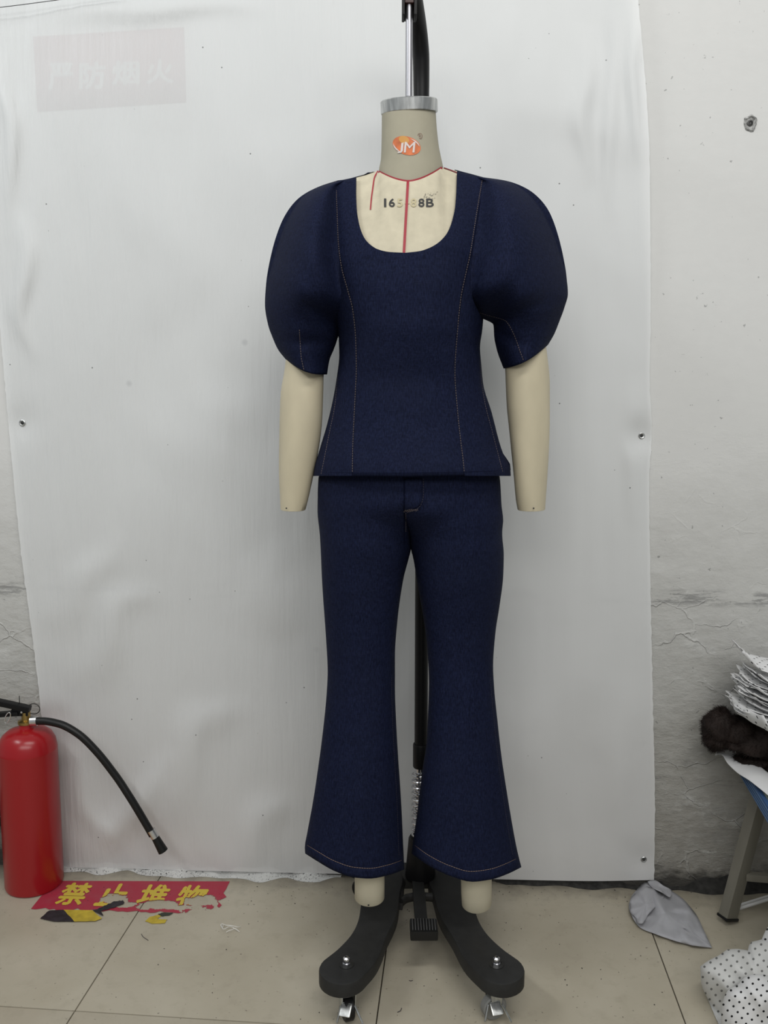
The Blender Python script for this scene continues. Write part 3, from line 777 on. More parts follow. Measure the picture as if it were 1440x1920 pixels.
# puffed sleeves: a front and a back lens sewn along a curved outer seam
def sleeve(I, O, dep, inset, sag, side):
    n = len(I); ti = [i/(n-1) for i in range(n)]
    cI = [Crv([(ti[i], I[i][k]) for i in range(n)]) for k in (0, 1)]; cO = [Crv([(ti[i], O[i][k]) for i in range(n)]) for k in (0, 1)]
    cd = Crv([(ti[i], dep[i]) for i in range(n)]); ci = Crv([(ti[i], inset[i]) for i in range(n)])
    rows = []; info = {}
    NT, NSs = 64, 26
    def surf(t, s, back=False, out=0.0):
        ix, iy, ox, oy = cI[0](t), cI[1](t), cO[0](t), cO[1](t)
        L = math.hypot(ox-ix, oy-iy)
        if not back: f_in = ci(t)/max(L, 1); ox -= (ox-ix)*f_in; oy -= (oy-iy)*f_in
        dI = max(0.0, body_d(ix, iy, BG)+BG-0.001)*(1-sstep(0.50, 0.66, t)) if iy > 300 else 0
        x = ix+(ox-ix)*s; y = iy+(oy-iy)*s
        y += sag*sstep(0.8, 1.0, t)*math.sin(math.pi*s)
        b = cd(t)
        if back:
            return P(x, y, YM + 0.03*(1-s) + b*math.sin(math.pi*min(1, s*0.96+0.04))**0.8*0.95 + 0.004)
        lens = math.sin(math.pi*s)**0.75
        lens = lens if s > 0.5 or t > 0.72 else math.sin(math.pi*s)**(0.75+0.75*(1-sstep(0.5, 0.72, t)))
        d = dI*(1-s)**1.15 + b*lens*(1.0 if t > 0.3 else 0.55+1.5*t)
        # drag folds running up from the underarm
        for (fx, fy, gx, gy, w, a) in FOLDS[side]:
            dx, dy = gx-fx, gy-fy; tt = ((x-fx)*dx+(y-fy)*dy)/(dx*dx+dy*dy); tc = min(1, max(0, tt)); dd = math.hypot(x-fx-dx*tc, y-fy-dy*tc)
            d += a*math.exp(-(dd/w)**2)*math.sin(math.pi*min(1, max(0, 0.1+0.85*tc)))
        d += 0.003*noise.noise((x/30, y/55, 3))*lens
        return P(x, y, YM - d - out)
    for j in range(NT+1):
        t = j/NT
        fr = [surf(t, 0.5-0.5*math.cos(math.pi*i/NSs)) for i in range(NSs+1)]
        bk = [surf(t, 0.5-0.5*math.cos(math.pi*i/NSs), True) for i in range(NSs, -1, -1)]
        rows.append(fr+bk)
    o = MB().grid(rows, True).build('sleeve', M['denim'], blouse, sharp=60, thick=0.0015)
    return o, surf
FOLDS = {-1: [(640, 600, 575, 455, 13, .010), (632, 610, 560, 560, 11, -.008), (640, 560, 600, 420, 10, -.006), (625, 640, 540, 640, 14, -.006)],
         1: [(925, 608, 975, 500, 14, -.012), (905, 600, 915, 470, 13, .009), (935, 590, 1010, 540, 16, .007), (930, 620, 985, 650, 10, -.006)]}
DEP = [.014, .040, .056, .070, .080, .084, .080, .070, .060, .054, .050]
slL, sfL = sleeve([(652, 337), (634, 350), (633, 380), (634, 430), (638, 490), (643, 550), (641, 600), (633, 632), (625, 655), (617, 675), (612.5, 702)],
       [(634, 339), (600, 350), (562, 371), (533, 408), (511, 470), (500, 530), (497.5, 570), (503, 607), (512, 633), (522, 655), (536, 673)],
       DEP, [0, 2, 5, 8, 7, 3, 1, 0, 0, 0, 0], 10, -1)
slR, sfR = sleeve([(888, 330), (904, 343), (899, 370), (893, 420), (885, 480), (880, 540), (893, 588), (926, 609), (927.5, 632), (933, 658), (945, 691)],
       [(905, 333), (950, 340), (990, 356), (1026, 392), (1048, 450), (1061, 515), (1064, 550), (1058, 575), (1049, 600), (1038, 627), (1027, 646)],
       DEP, [0, 2, 9, 11, 7, 2, 0, 0, 0, 0, 0], 9, 1)
# topstitching: rows of short dashes lying on the cloth
def stitches(path3, name, m, parent, w=0.00055, dash=0.0026, gap=0.0014, kind='stuff'):
    mb = MB(); L = [0.0]
    for i in range(1, len(path3)): L.append(L[-1]+(path3[i]-path3[i-1]).length)
    def at(d):
        for i in range(1, len(L)):
            if d <= L[i]: return path3[i-1].lerp(path3[i], (d-L[i-1])/max(1e-9, L[i]-L[i-1]))
        return path3[-1]
    d = 0.0
    while d < L[-1]-dash:
        a, b = at(d), at(d+dash); t = (b-a).normalized(); x = t.cross(Vector((0, -1, 0))).normalized()*w; u = Vector((0, -w*1.2, 0))
        mb.add([a-x, a+x, b+x, b-x, a+u, b+u], [(0, 4, 5, 3), (4, 1, 2, 5), (0, 1, 4), (3, 5, 2)]); d += dash+gap
    o = mb.build(name, m, parent, smooth=False); o['kind'] = kind; return o
for st in (stL, stR):
    stitches([blouse_front(st(i/120)[0], st(i/120)[1]-0.5, 0.0022) for i in range(120)], 'topstitching', M['thread'], blouse)
sm_ = [blouse_front(stR(i/120)[0]+5-4*(i/60)**.5 if i < 60 else stR(i/120)[0]+1, stR(i/120)[1], 0.0012) for i in range(1, 60)]
MB().tube(sm_, 0.0007, 6).build('seam', M['seam'], blouse)
stitches([sfR(0.60+0.40*i/30, 0.04+0.42*(i/30)**0.8, out=0.0018) for i in range(31)], 'topstitching', M['thread'], slR)
stitches([sfL(0.70+0.30*i/30, 0.62-0.22*(i/30)**0.6 if False else 0.55-0.0*(i/30), out=0.0018) for i in range(31)], 'topstitching', M['thread'], slL)
for pts in ([(632, 700), (626, 760), (616, 810), (604, 870), (600, 889)], [(903, 632), (901, 660), (904, 710), (912, 760), (925, 810), (938, 860), (945, 886)]):
    pp = Path2(pts); stitches([blouse_front(pp(i/60)[0]-(-2 if pts[0][0] < 700 else 2)*1.0, pp(i/60)[1], 0.002) for i in range(61)], 'topstitching', M['thread'], blouse)
MB().tube([blouse_front(580+375*i/80 if 590 < 580+375*i/80 else 590, hemY(580+375*i/80)-6, 0.0006) for i in range(3, 80)], 0.0005, 6).build('hem_seam', M['seam'], blouse)

# ------------------------------------------------------------------ trousers
trou = thing('trousers', 'dark indigo denim flared trousers with rust stitched hems', 'trousers', P(770, 1650, YM))
oL = Crv([(862, 612), (880, 604), (895, 598), (960, 596), (1000, 600), (1100, 605), (1200, 612), (1260, 615), (1300, 613), (1380, 605), (1440, 597), (1500, 588), (1560, 577), (1590, 572), (1605, 573)])
iL = Crv([(862, 757), (960, 758), (1000, 768), (1025, 770), (1050, 765), (1080, 757), (1120, 750), (1160, 745), (1230, 740), (1290, 740), (1350, 742), (1420, 746), (1500, 752), (1570, 756), (1605, 758)])
iR = Crv([(862, 757), (960, 758), (1000, 768), (1025, 770.5), (1050, 776), (1100, 784), (1150, 793), (1210, 801), (1280, 805), (1340, 803), (1395, 800), (1440, 793), (1480, 788), (1530, 782), (1570, 776), (1600, 772)])
oR = Crv([(862, 926), (880, 933), (900, 937), (950, 940), (975, 943), (1000, 941), (1040, 944), (1080, 943), (1130, 937), (1190, 928), (1250, 924), (1290, 926), (1350, 932), (1420, 940), (1480, 950), (1530, 960), (1570, 969), (1600, 977)])
hfL = Crv([(0, 0), (.12, 14), (.3, 33), (.5, 45), (.65, 47), (.85, 40), (1, 30)]); hbL = Crv([(0, 0), (.5, -18), (1, 30)])
hfR = Crv([(0, 0), (.15, 22), (.35, 42), (.55, 53), (.72, 49), (.88, 38), (1, 26)]); hbR = Crv([(0, 0), (.5, -18), (1, 26)])
pel = Crv([(862, .098), (900, .100), (960, .104), (1025, .098)])
def leg_depth(side, s, y):
    """front depth of the trousers at fraction s across one leg (0 outer/left edge, 1 right edge)"""
    o_, i_ = (oL, iL) if side < 0 else (oR, iR)
    hw = abs(i_(y)-o_(y))/2
    lob = math.sqrt(max(0, 1-(2*s-1)**2))
    bw = hw_world(hw, y)*Crv([(862, 1.1), (1025, 1.08), (1200, 0.98), (1400, 0.9), (1600, 0.86)])(y)
    dl = bw*lob
    if y < 1025:
        xl, xr = oL(y), oR(y); x = (oL(y)+(iL(y)-oL(y))*s) if side < 0 else (iR(y)+(oR(y)-iR(y))*s)
        e = math.sqrt(max(0, 1-abs((x-(xl+xr)/2)/((xr-xl)/2))**2.1))*pel(y)
        w = sstep(930, 1025, y)**1.3
        return e*(1-w)+dl*w
    return dl
def trouser_pt(side, s, y, back=False, out=0.0):
    if side < 0: x = oL(y)+(iL(y)-oL(y))*s; h = (hbL if back else hfL)(s)
    else: x = iR(y)+(oR(y)-iR(y))*s; h = (hbR if back else hfR)(s)
    d = leg_depth(side, s, y)
    edge = math.sin(math.pi*s)
    if y > 930 and not back:
        d += edge*(0.0025*noise.noise((x/26, y/140, 5+side)) + 0.0016*noise.noise((x/60, y/40, 8)))
        k = math.exp(-((y-975)/26)**2)                         # whisker folds at the crotch
        d += edge*k*0.004*math.sin((y + (x-770)*0.35*side - 900)/9.0)*math.exp(-((x-770)/70)**2)
    yy = y + sstep(1380, 1600, y)**1.6*h
    return P(x, yy, YM - d - out if not back else YM + d*1.02)
trows = [862, 872, 880, 888, 896, 905] + list(range(915, 1600, 9)) + [1600]
TL = {}
for side in (-1, 1):
    rows = []
    for y in trows:
        ss = [0.5-0.5*math.cos(math.pi*i/28) for i in range(29)]
        rows.append([trouser_pt(side, s, y) for s in ss]+[trouser_pt(side, s, y, True) for s in reversed(ss)])
    TL[side] = MB().grid(rows, True).build('trouser_leg', M['denim'], trou, sharp=75, thick=0.0016)
    # hem turn-up: a second layer a little proud of the leg, with its row of rust stitching
    rows = []
    for j in range(4):
        y = 1583+17.0*j/3
        ss = [0.03+0.94*(0.5-0.5*math.cos(math.pi*i/28)) for i in range(29)]
        rows.append([trouser_pt(side, s, y, False, 0.0018) for s in ss])
    MB().grid(rows).build('hem', M['denim'], TL[side], sharp=180, thick=0.001)
    stitches([trouser_pt(side, 0.02+0.96*i/80, 1582.5, False, 0.0030) for i in range(81)], 'hem_stitching', M['rust_thread'], TL[side], w=0.00045, dash=0.0034, gap=0.0009)
    ins = 0.94 if side < 0 else 0.955
    stitches([trouser_pt(side, (0.955+0.0*i), 1270+ (1575-1270)*i/40, False, 0.0016) for i in range(41)], 'leg_seam_stitching', M['dim_thread'], TL[side], w=0.0004)
# fly with stitching and bartack
def tr_front(x, y, out):
    side = -1 if x < iL(y) else 1
    s = (x-oL(y))/(iL(y)-oL(y)) if side < 0 else (x-iR(y))/(oR(y)-iR(y))
    return trouser_pt(side, min(1, max(0, s)), y, False, out)
rows = []
for j in range(13):
    y = 897+62*j/12; xr = 791 - 30*max(0, (j-9)/3)**1.6
    rows.append([tr_front(758+(xr-758)*i/6, y, 0.0022) for i in range(7)])
fly = MB().grid(rows).build('fly', M['denim'], trou, sharp=180, thick=0.001)
pp = Path2([(794, 897), (794, 925), (790, 945), (778, 957), (760, 962)])
stitches([tr_front(*pp(i/40), 0.0042) for i in range(41)], 'fly_stitching', M['dim_thread'], fly, w=0.0004)
MB().tube([tr_front(758, 897+i*2.1, 0.0026) for i in range(60)], 0.0006, 6).build('fly_seam', M['seam'], fly)
stitches([tr_front(757+i*1.0, 958.5+3*math.sin(i*1.7)-i*0.1, 0.004) for i in range(28)], 'bartack', M['thread'], fly, w=0.0004, dash=0.003, gap=0.0004)
stitches([tr_front(761, 962+i*1.5, 0.003) for i in range(26)], 'crotch_stitching', M['thread'], trou, w=0.0004)

# ------------------------------------------------------------------ stand
ZT = 0.085; TK = 0.026
HUB = Vector((P(788, 1640, 1.585).x, 1.585, 0))
stand = thing('form_stand', 'black rolling dress form stand with foot pedal and curved legs', 'stand', HUB)
BX = (FL(643, 1810, ZT).x + FL(938, 1812, ZT).x)/2
def leg_outline(sg):
    """one bow-shaped leg of the base: front end, waist at the hub, rear end"""
    fpx = [(643, 1815), (668, 1791), (690, 1757), (709, 1712), (716, 1668)]
    ctr = []
    for q in fpx:
        w = FL(*q, ZT); ctr.append((abs(w.x-BX), w.y))
    hy = 1.572
    ctr.append((0.060, hy))
    back = [(0.072, 1.606), (0.092, 1.638), (0.112, 1.658)]
    pts = [Vector((BX+sg*a, b, 0)) for a, b in ctr+back]
    return pts
for sg in (-1, 1):
    pts = spath(leg_outline(sg), 40)
    wid = Crv([(0, .0395), (.1, .037), (.28, .0305), (.5, .035), (.75, .036), (1, .040)])
    up, side_ = [], []
    L, R = [], []
    for i, p in enumerate(pts):
        t = (pts[min(i+1, 39)]-pts[max(i-1, 0)]).normalized(); nn = Vector((-t.y, t.x, 0)); w = wid(i/39)
        L.append(p+nn*w); R.append(p-nn*w)
    t0 = (pts[0]-pts[1]).normalized(); t1 = (pts[-1]-pts[-2]).normalized()
    def capf(c, t, w, flip):
        nn = Vector((-t.y, t.x, 0)); return [c + nn*w*math.cos(a)+t*w*math.sin(a) for a in [math.pi*k/14 for k in range(1, 14)]]
    loop = L + capf(pts[-1], t1, wid(1), 0) + R[::-1] + capf(pts[0], t0, wid(0), 0)
    rows = []
    cen = sum(loop, Vector())/len(loop)
    for z, ins in ((ZT-TK, 0.002), (ZT-TK+0.002, 0), (ZT-0.003, 0), (ZT-0.0008, 0.001), (ZT, 0.003)):
        r = []
        n = len(loop)
        for k, p in enumerate(loop):
            tt = (loop[(k+1) % n]-loop[k-1]); nn = Vector((-tt.y, tt.x, 0)); nn = nn.normalized() if nn.length > 1e-9 else Vector((0, 0, 0))
            q = p + nn*ins
            if ((p+nn*0.001)-Vector((pts[min(range(40), key=lambda m: (pts[m]-p).length)].x, pts[min(range(40), key=lambda m: (pts[m]-p).length)].y, 0))).length > (p-pts[min(range(40), key=lambda m: (pts[m]-p).length)]).length:
                q = p - nn*ins
            r.append(Vector((q.x, q.y, z)))
        rows.append(r)
    MB().grid(rows, True, True, True).build('base_leg', M['black_base'], stand, sharp=35)
    # cap bolt and nut at both ends
    for c in (pts[1], pts[-1]):
        bc = Vector((c.x, c.y, ZT))
        MB().lathe([(0.012, -0.0005), (0.012, 0.001), (0.0065, 0.0012)], bc, 20).build('bolt_washer', M['dark_metal'], stand)
        bo = MB().lathe([(0.0082, 0.001), (0.0082, 0.005)], bc, 6).lathe([(0.0062, 0.005), (0.0063, 0.009), (0.0055, 0.012), (0.003, 0.0142), (0, 0.0146)], bc, 16)
        bo.build('cap_bolt', M['chrome'], stand, sharp=30)
    # casters
    for c, ang, brake in ((pts[1], 0.35 if sg > 0 else -1.25, True), (pts[-1], 0.8 if sg > 0 else -0.5, False)):
        zb = ZT-TK
        wr = 0.021
        e = Vector((math.cos(ang), math.sin(ang), 0)); ax = Vector((-e.y, e.x, 0))
        wc = Vector((c.x, c.y, wr)) - e*0.006*(1 if sg > 0 else -1) + Vector((0, -0.010, 0))
        cs = MB().lathe([(wr*0.35, -0.008), (wr*0.9, -0.008), (wr, -0.006), (wr, 0.006), (wr*0.9, 0.008), (wr*0.35, 0.008)], wc, 24, ax).build('caster_wheel', M['grey_rubber'] if sg > 0 else M['rubber'], stand, sharp=35)
        fk = MB()
        for q in (-1, 1):
            a = wc+ax*q*0.0105
            fk.add([a+e*0.012+Vector((0, 0, zb-wr)), a-e*0.012+Vector((0, 0, zb-wr)), a-e*0.007-Vector((0, 0, 0.003)), a+e*0.007-Vector((0, 0, 0.003)),
                    a+ax*q*.0016+e*0.012+Vector((0, 0, zb-wr)), a+ax*q*.0016-e*0.012+Vector((0, 0, zb-wr)), a+ax*q*.0016-e*0.007-Vector((0, 0, 0.003)), a+ax*q*.0016+e*0.007-Vector((0, 0, 0.003))],
                   [(0, 1, 2, 3), (4, 5, 6, 7), (0, 1, 5, 4), (1, 2, 6, 5), (2, 3, 7, 6), (3, 0, 4, 7)])
        fk.lathe([(0.012, 0), (0.012, -0.003), (0.006, -0.0035)], (wc.x, wc.y, zb), 18).lathe([(0.004, -0.0135), (0.004, 0.0135)], wc, 10, ax)
        fk.build('caster_fork', M['steel'], cs, smooth=False)
        if brake:
            b = MB().bar(wc+Vector((0, -0.012, wr*0.75)), wc+Vector((0.004*sg, -0.028, 0.004)), 0.018, 0.0016)
            b.bar(wc+Vector((-0.010, -0.013, 0.012)), wc+Vector((-0.016, -0.022, -0.012)), 0.003, 0.002).bar(wc+Vector((0.012, -0.012, 0.012)), wc+Vector((0.026, -0.026, -0.010)), 0.003, 0.002)
            b.build('brake_lever', M['steel'], cs, smooth=False)
# hub plate, boot, tube, spring, sleeve, pole
hx, hy_ = HUB.x, HUB.y
MB().box((BX, 1.608, ZT-TK/2-0.001), 0.15, 0.062, TK-0.004, None, 0.004).build('hub_plate', M['black_base'], stand)
def zat(y, Y=1.585): return P(788, y, Y).z
z0 = ZT-0.003
MB().lathe([(0.0, z0), (0.029, z0), (0.030, z0+0.004), (0.0275, z0+0.03), (0.0235, zat(1572)), (0.021, zat(1568)), (0.0, zat(1568))], HUB, 32).build('pole_boot', M['black'], stand)
MB().lathe([(0.0098, zat(1575)), (0.0098, zat(1430))], HUB, 20).build('inner_tube', M['chrome'], stand)['label'] = 'chrome inner tube'
zs0, zs1 = zat(1570), zat(1447); turns = 11
MB().tube([HUB+Vector((0.0162*math.cos(2*math.pi*turns*i/330), 0.0162*math.sin(2*math.pi*turns*i/330), zs0+(zs1-zs0)*i/330)) for i in range(331)], 0.0022, 8).build('coil_spring', M['chrome'], stand)['label'] = 'steel coil spring around the tube'
MB().lathe([(0, zat(1438)), (0.0145, zat(1438)), (0.0155, zat(1436)), (0.0155, zat(1396)), (0.0145, zat(1394)), (0, zat(1394))], HUB, 28).build('clamp_collar', M['black'], stand)
zp = P(790, 120, 1.585).z
xs = P(790, 180, 1.585).x
MB().tube([Vector((hx, hy_, zat(1396))), Vector((hx, hy_, 0.8)), Vector((xs, hy_, 1.3)), Vector((xs, hy_, P(790, 230, 1.585).z))], 0.0127, 24).build('pole', M['black'], stand)
gp = spath([P(790, 235, 1.585), P(790, 165, 1.585), P(789.5, 110, 1.578), P(785, 60, 1.556), P(778.5, 15, 1.522), P(771, -28, 1.482), P(767, -50, 1.44), P(767, -56, 1.40)], 40)
MB().tube(gp, lambda t: 0.0129+0.002*math.sin(math.pi*t), 20, 1.15, side=Vector((0, 1, 0))).build('gooseneck', M['black'], stand)['label'] = 'black curved top arm'
cl = MB(); cz = P(766, 0, YM).z
for q in (-1, 1):
    cl.box((pr.x+q*0.0095, YM+0.001, cz+0.006), 0.0042, 0.030, 0.066, None, 0.0015)
cl.box((pr.x, YM+0.0125, cz+0.006), 0.020, 0.005, 0.064, None, 0.001)
cl.build('rod_clamp', M['black'], stand)
MB().box((pr.x, YM-0.001, cz+0.012), 0.0142, 0.018, 0.040, None, 0.002).build('clamp_jaw', M['brown'], stand)['label'] = 'dark brown clamp jaw'
# pedal: open bracket, lever, ribbed pad
br = MB(); fz = 0.072
fr = [FL(752, 1690, fz), FL(754, 1660, fz), FL(760, 1652, fz), FL(786, 1650, fz), FL(816, 1652, fz), FL(823, 1660, fz), FL(828, 1690, fz)]
br.tube(spath(fr, 30), 0.0052, 10, 1.5, side=Vector((0, 0, 1)))
br.tube(spath([FL(752, 1692, fz), FL(764, 1684, fz), FL(786, 1681, fz), FL(812, 1683, fz), FL(829, 1690, fz)], 24), 0.0056, 10, 1.6, side=Vector((0, 0, 1)))
br.tube(spath([FL(752, 1692, fz), FL(750, 1705, fz-0.012)], 4), 0.005, 8).tube(spath([FL(829, 1690, fz), FL(832, 1705, fz-0.012)], 4), 0.005, 8)
br.build('pedal_bracket', M['black_base'], stand)
MB().bar(FL(783, 1648, fz+0.010), FL(791, 1742, fz+0.004), 0.023, 0.013, bev=0.004).build('pedal_lever', M['black_base'], stand)
pc = FL(794.5, 1738, fz+0.012)
pad = MB().box((pc.x, pc.y, pc.z-0.005), 0.049, 0.040, 0.018, None, 0.003).build('pedal_pad', M['rubber'], stand)
rb = mat('worn_rubber_rib', (0.10, 0.10, 0.10), 0.6)
for i in range(9):
    MB().box((pc.x-0.020+0.005*i, pc.y+0.001, pc.z+0.0046), 0.0012, 0.033, 0.0018).build('pad_rib', rb, pad, smooth=False)

# ------------------------------------------------------------------ fire extinguisher
ec = FL(66, 1686); ER = 0.0585; ec.y += ER
ec.x = -0.668*ec.y/1.70 if False else (P(66, 1672, ec.y).x)
ext = thing('fire_extinguisher', 'red fire extinguisher with black hose standing by the left wall', 'fire extinguisher', ec)
def ez(y): return P(60, y, ec.y).z
ztop = ez(1366)
H = ztop
MB().lathe([(ER*0.90, 0.0), (ER*0.97, 0.002), (ER, 0.007), (ER, H-0.046), (ER*1.004, H-0.045), (ER*1.004, H-0.043), (ER*0.995, H-0.040), (ER*0.95, H-0.026), (ER*0.84, H-0.013), (ER*0.66, H-0.004), (ER*0.46, H), (ER*0.27, H+0.003), (ER*0.255, H+0.006), (ER*0.25, H+0.012), (0, H+0.012)], (ec.x, ec.y, 0), 64).build('cylinder', M['red_paint'], ext, sharp=25)
xh = P(48, 1360, ec.y).x - 0.0
MB().lathe([(0.0135, H+0.011), (0.0165, H+0.012), (0.0165, H+0.017), (0.012, H+0.019), (0.009, H+0.020), (0.009, H+0.036), (0, H+0.036)], (ec.x, ec.y, 0), 28).build('valve_collar', M['brass'], ext, sharp=30)['label'] = 'brass valve collar'
vz = H+0.034
lv = MB().bar(Vector((ec.x-0.105, ec.y-0.006, vz+0.037)), Vector((ec.x+0.012, ec.y-0.006, vz+0.010)), 0.017, 0.011, bev=0.002)
lv.build('top_lever', M['black'], ext)
MB().bar(Vector((ec.x-0.105, ec.y-0.004, vz-0.006)), Vector((ec.x-0.012, ec.y-0.004, vz+0.001)), 0.015, 0.009, bev=0.002).box((ec.x-0.010, ec.y-0.002, vz+0.003), 0.034, 0.013, 0.016, None, 0.002).build('carry_handle', M['black'], ext)
MB().tube([Vector((ec.x-0.030+0.005*math.cos(2*math.pi*i/24)+0.004*math.sin(2*math.pi*i/24), ec.y-0.018, vz-0.004+0.011*math.sin(2*math.pi*i/24))) for i in range(25)], 0.0011, 8).build('pull_pin_ring', M['alu'], ext)['label'] = 'silver pull pin ring'
MB().tube([Vector((ec.x+0.014+0.013*math.cos(2*math.pi*i/24), ec.y+0.006, vz+0.006+0.011*math.sin(2*math.pi*i/24))) for i in range(25)], 0.0009, 8).build('wire_loop', M['dark_metal'], ext)
MB().tube([Vector((ec.x-0.012, ec.y, vz+0.010)), Vector((ec.x-0.0115, ec.y, vz+0.036))], 0.0008, 6).build('pin', M['dark_metal'], ext)
for dx in (-0.026, -0.005):
    MB().lathe([(0.0022, 0), (0.0022, 0.001), (0, 0.0016)], (ec.x+dx, ec.y-0.0085, vz+0.004+(0.008 if dx < -0.01 else 0)), 10, (0, -1, 0)).build('rivet', M['alu'], ext)
yh = ec.y-0.012
hp = spath([P(62, 1352, yh), P(80, 1352, yh), P(110, 1357, yh), P(145, 1375, yh), P(180, 1408, yh), P(215, 1452, yh), P(245, 1497, yh-0.004), P(268, 1535, yh-0.006), P(286, 1566, yh-0.008)], 60)
MB().tube(hp, 0.0078, 16).build('hose', M['rubber'], ext)['label'] = 'black rubber hose'
MB().tube(spath([P(58, 1352, yh), P(70, 1351.5, yh)], 4), 0.0098, 18).build('hose_ferrule', M['alu'], ext)
MB().tube([P(283, 1556, yh-0.008), P(291, 1570, yh-0.008)], 0.0086, 18).build('hose_ferrule', M['alu'], ext)
MB().tube(spath([P(289.5, 1567, yh-0.008), P(298, 1582, yh-0.008), P(306, 1596, yh-0.008)], 6), lambda t: 0.0078+0.0026*t, 18).build('nozzle', M['rubber'], ext)['label'] = 'flared black nozzle'
# steel box edge at the left border
bx = thing('metal_box', 'dark grey metal box behind the fire extinguisher at the left edge', 'box', WL(-60, 1660))
b0 = WL(-60, 1545, 0.035)
MB().box((b0.x, b0.y, b0.z), 0.118, 0.06, 0.034, None, 0.002).build('body', M['dark_metal'], bx)
MB().box((b0.x, b0.y-0.002, b0.z+0.006), 0.1195, 0.062, 0.0018).build('light_rim', M['alu'], bx, smooth=False)
MB().box((b0.x-0.02, b0.y, b0.z/2-0.009), 0.05, 0.03, b0.z-0.017).build('foot_post', M['bench_metal'], bx, smooth=False)

# ------------------------------------------------------------------ floor notice, hazard tape remains, scraps
fp_ = [((212, 1686), .030, .016), ((232, 1697), .03, .010), ((300, 1696), .045, .012), ((378, 1690), .040, .018), ((340, 1702), .06, .008), ((395, 1709), .05, .012), ((272, 1700), .02, .012)]
patches = [(tuple(FL(*q)), rx, ry) for q, rx, ry in fp_]
M['floor_red'] = worn_print('worn_red_film', (0.36, 0.030, 0.055), patches)
M['floor_yellow'] = worn_print('worn_yellow_print', (0.58, 0.43, 0.05), patches)
sgn = thing('floor_notice', 'worn red floor notice with yellow characters beside the fire extinguisher', 'sign', FL(240, 1680))
tl, tr_, brr, bl = FL(100, 1651.5, 0.0008), FL(431, 1652.5, 0.0008), FL(404, 1713, 0.0008), FL(58, 1704, 0.0008)
rows = []
for j in range(9):
    v = j/8; rows.append([])
    for i in range(41):
        q = tl.lerp(tr_, i/40).lerp(bl.lerp(brr, i/40), v)
        if j == 8: q += Vector((0, 0.012*noise.noise((i*0.55, 2, 7)), 0))
        if i == 40: q += Vector((0.012*noise.noise((j*0.9, 5, 7)), 0, 0))
        rows[-1].append(q)
MB().grid(rows).build('red_film', M['floor_red'], sgn)
def sgn_at(u, v): # u along, v from top
    a = FL(126, 1654.5, 0.0016).lerp(FL(396, 1660, 0.0016), u); b = FL(99, 1696, 0.0016).lerp(FL(375, 1705, 0.0016), u); return a.lerp(b, v)
for k, ch in enumerate('禁止堆物'):
    v, f = text2d(ch, 0.035)
    u0 = (0.0, 0.272, 0.545, 0.805)[k]; wd = 0.195
    mesh('character', [sgn_at(u0+wd*a, 1-b) for a, b in v], f, M['floor_yellow'], sgn, smooth=False)
M['hz_black'] = mat('black_tape', (0.018, 0.016, 0.02), 0.6, var=0.5, vscale=(80, 80, 80)); M['hz_yellow'] = mat('yellow_tape', (0.46, 0.34, 0.03), 0.55, var=0.2, vscale=(60, 60, 60)); M['hz_green'] = mat('dark_green_tape', (0.03, 0.035, 0.025), 0.6)
def flat_poly(pts, z, name, m, parent=None, jag=0.0, seed=0):
    out = []
    n = len(pts)
    for i in range(n):
        a, b = pts[i], pts[(i+1) % n]
        for k in range(5):
            t = k/5; out.append((a[0]+(b[0]-a[0])*t + jag*noise.noise((i*3.1+k*.7, seed, 1)), a[1]+(b[1]-a[1])*t + 0.35*jag*noise.noise((i*2.3+k*.9, seed, 4))))
    me = [FL(x, y, z) for x, y in out] + [FL(x, y, z-0.0006) for x, y in out]
    n = len(out)
    return mesh(name, me, [tuple(range(n))] + [tuple(reversed(range(n, 2*n)))] + [(i, (i+1) % n, n+(i+1) % n, n+i) for i in range(n)], m, parent, smooth=False)
hz = thing('hazard_tape', 'torn black and yellow hazard tape piece below the red floor notice', 'tape', FL(130, 1718))
flat_poly([(75, 1722), (92, 1707), (119, 1705.5), (140, 1728), (100, 1727.5)], 0.0022, 'black_stripe', M['hz_black'], hz, 2.5, 1)
flat_poly([(119, 1705.5), (173, 1706.5), (191, 1722), (178, 1727), (140, 1728)], 0.0022, 'yellow_stripe', M['hz_yellow'], hz, 1.5, 2)
flat_poly([(173, 1706.5), (181, 1705), (196, 1698), (214, 1690), (231, 1688), (233, 1694), (212, 1702), (190, 1708), (193, 1717)], 0.0024, 'black_stripe', M['hz_black'], hz, 3, 3)
hz2 = thing('hazard_tape', 'tiny yellow and dark tape remnant right of the larger hazard tape', 'tape', FL(294, 1724))
flat_poly([(272, 1727), (281, 1719), (297, 1715), (303, 1717), (295, 1723), (313, 1724), (309, 1731), (285, 1732)], 0.001, 'yellow_stripe', M['hz_yellow'], hz2, 2, 5)
flat_poly([(296, 1714), (304, 1711), (325, 1711.5), (318, 1716), (303, 1718)], 0.0014, 'dark_stripe', M['hz_green'], hz2, 2, 6)
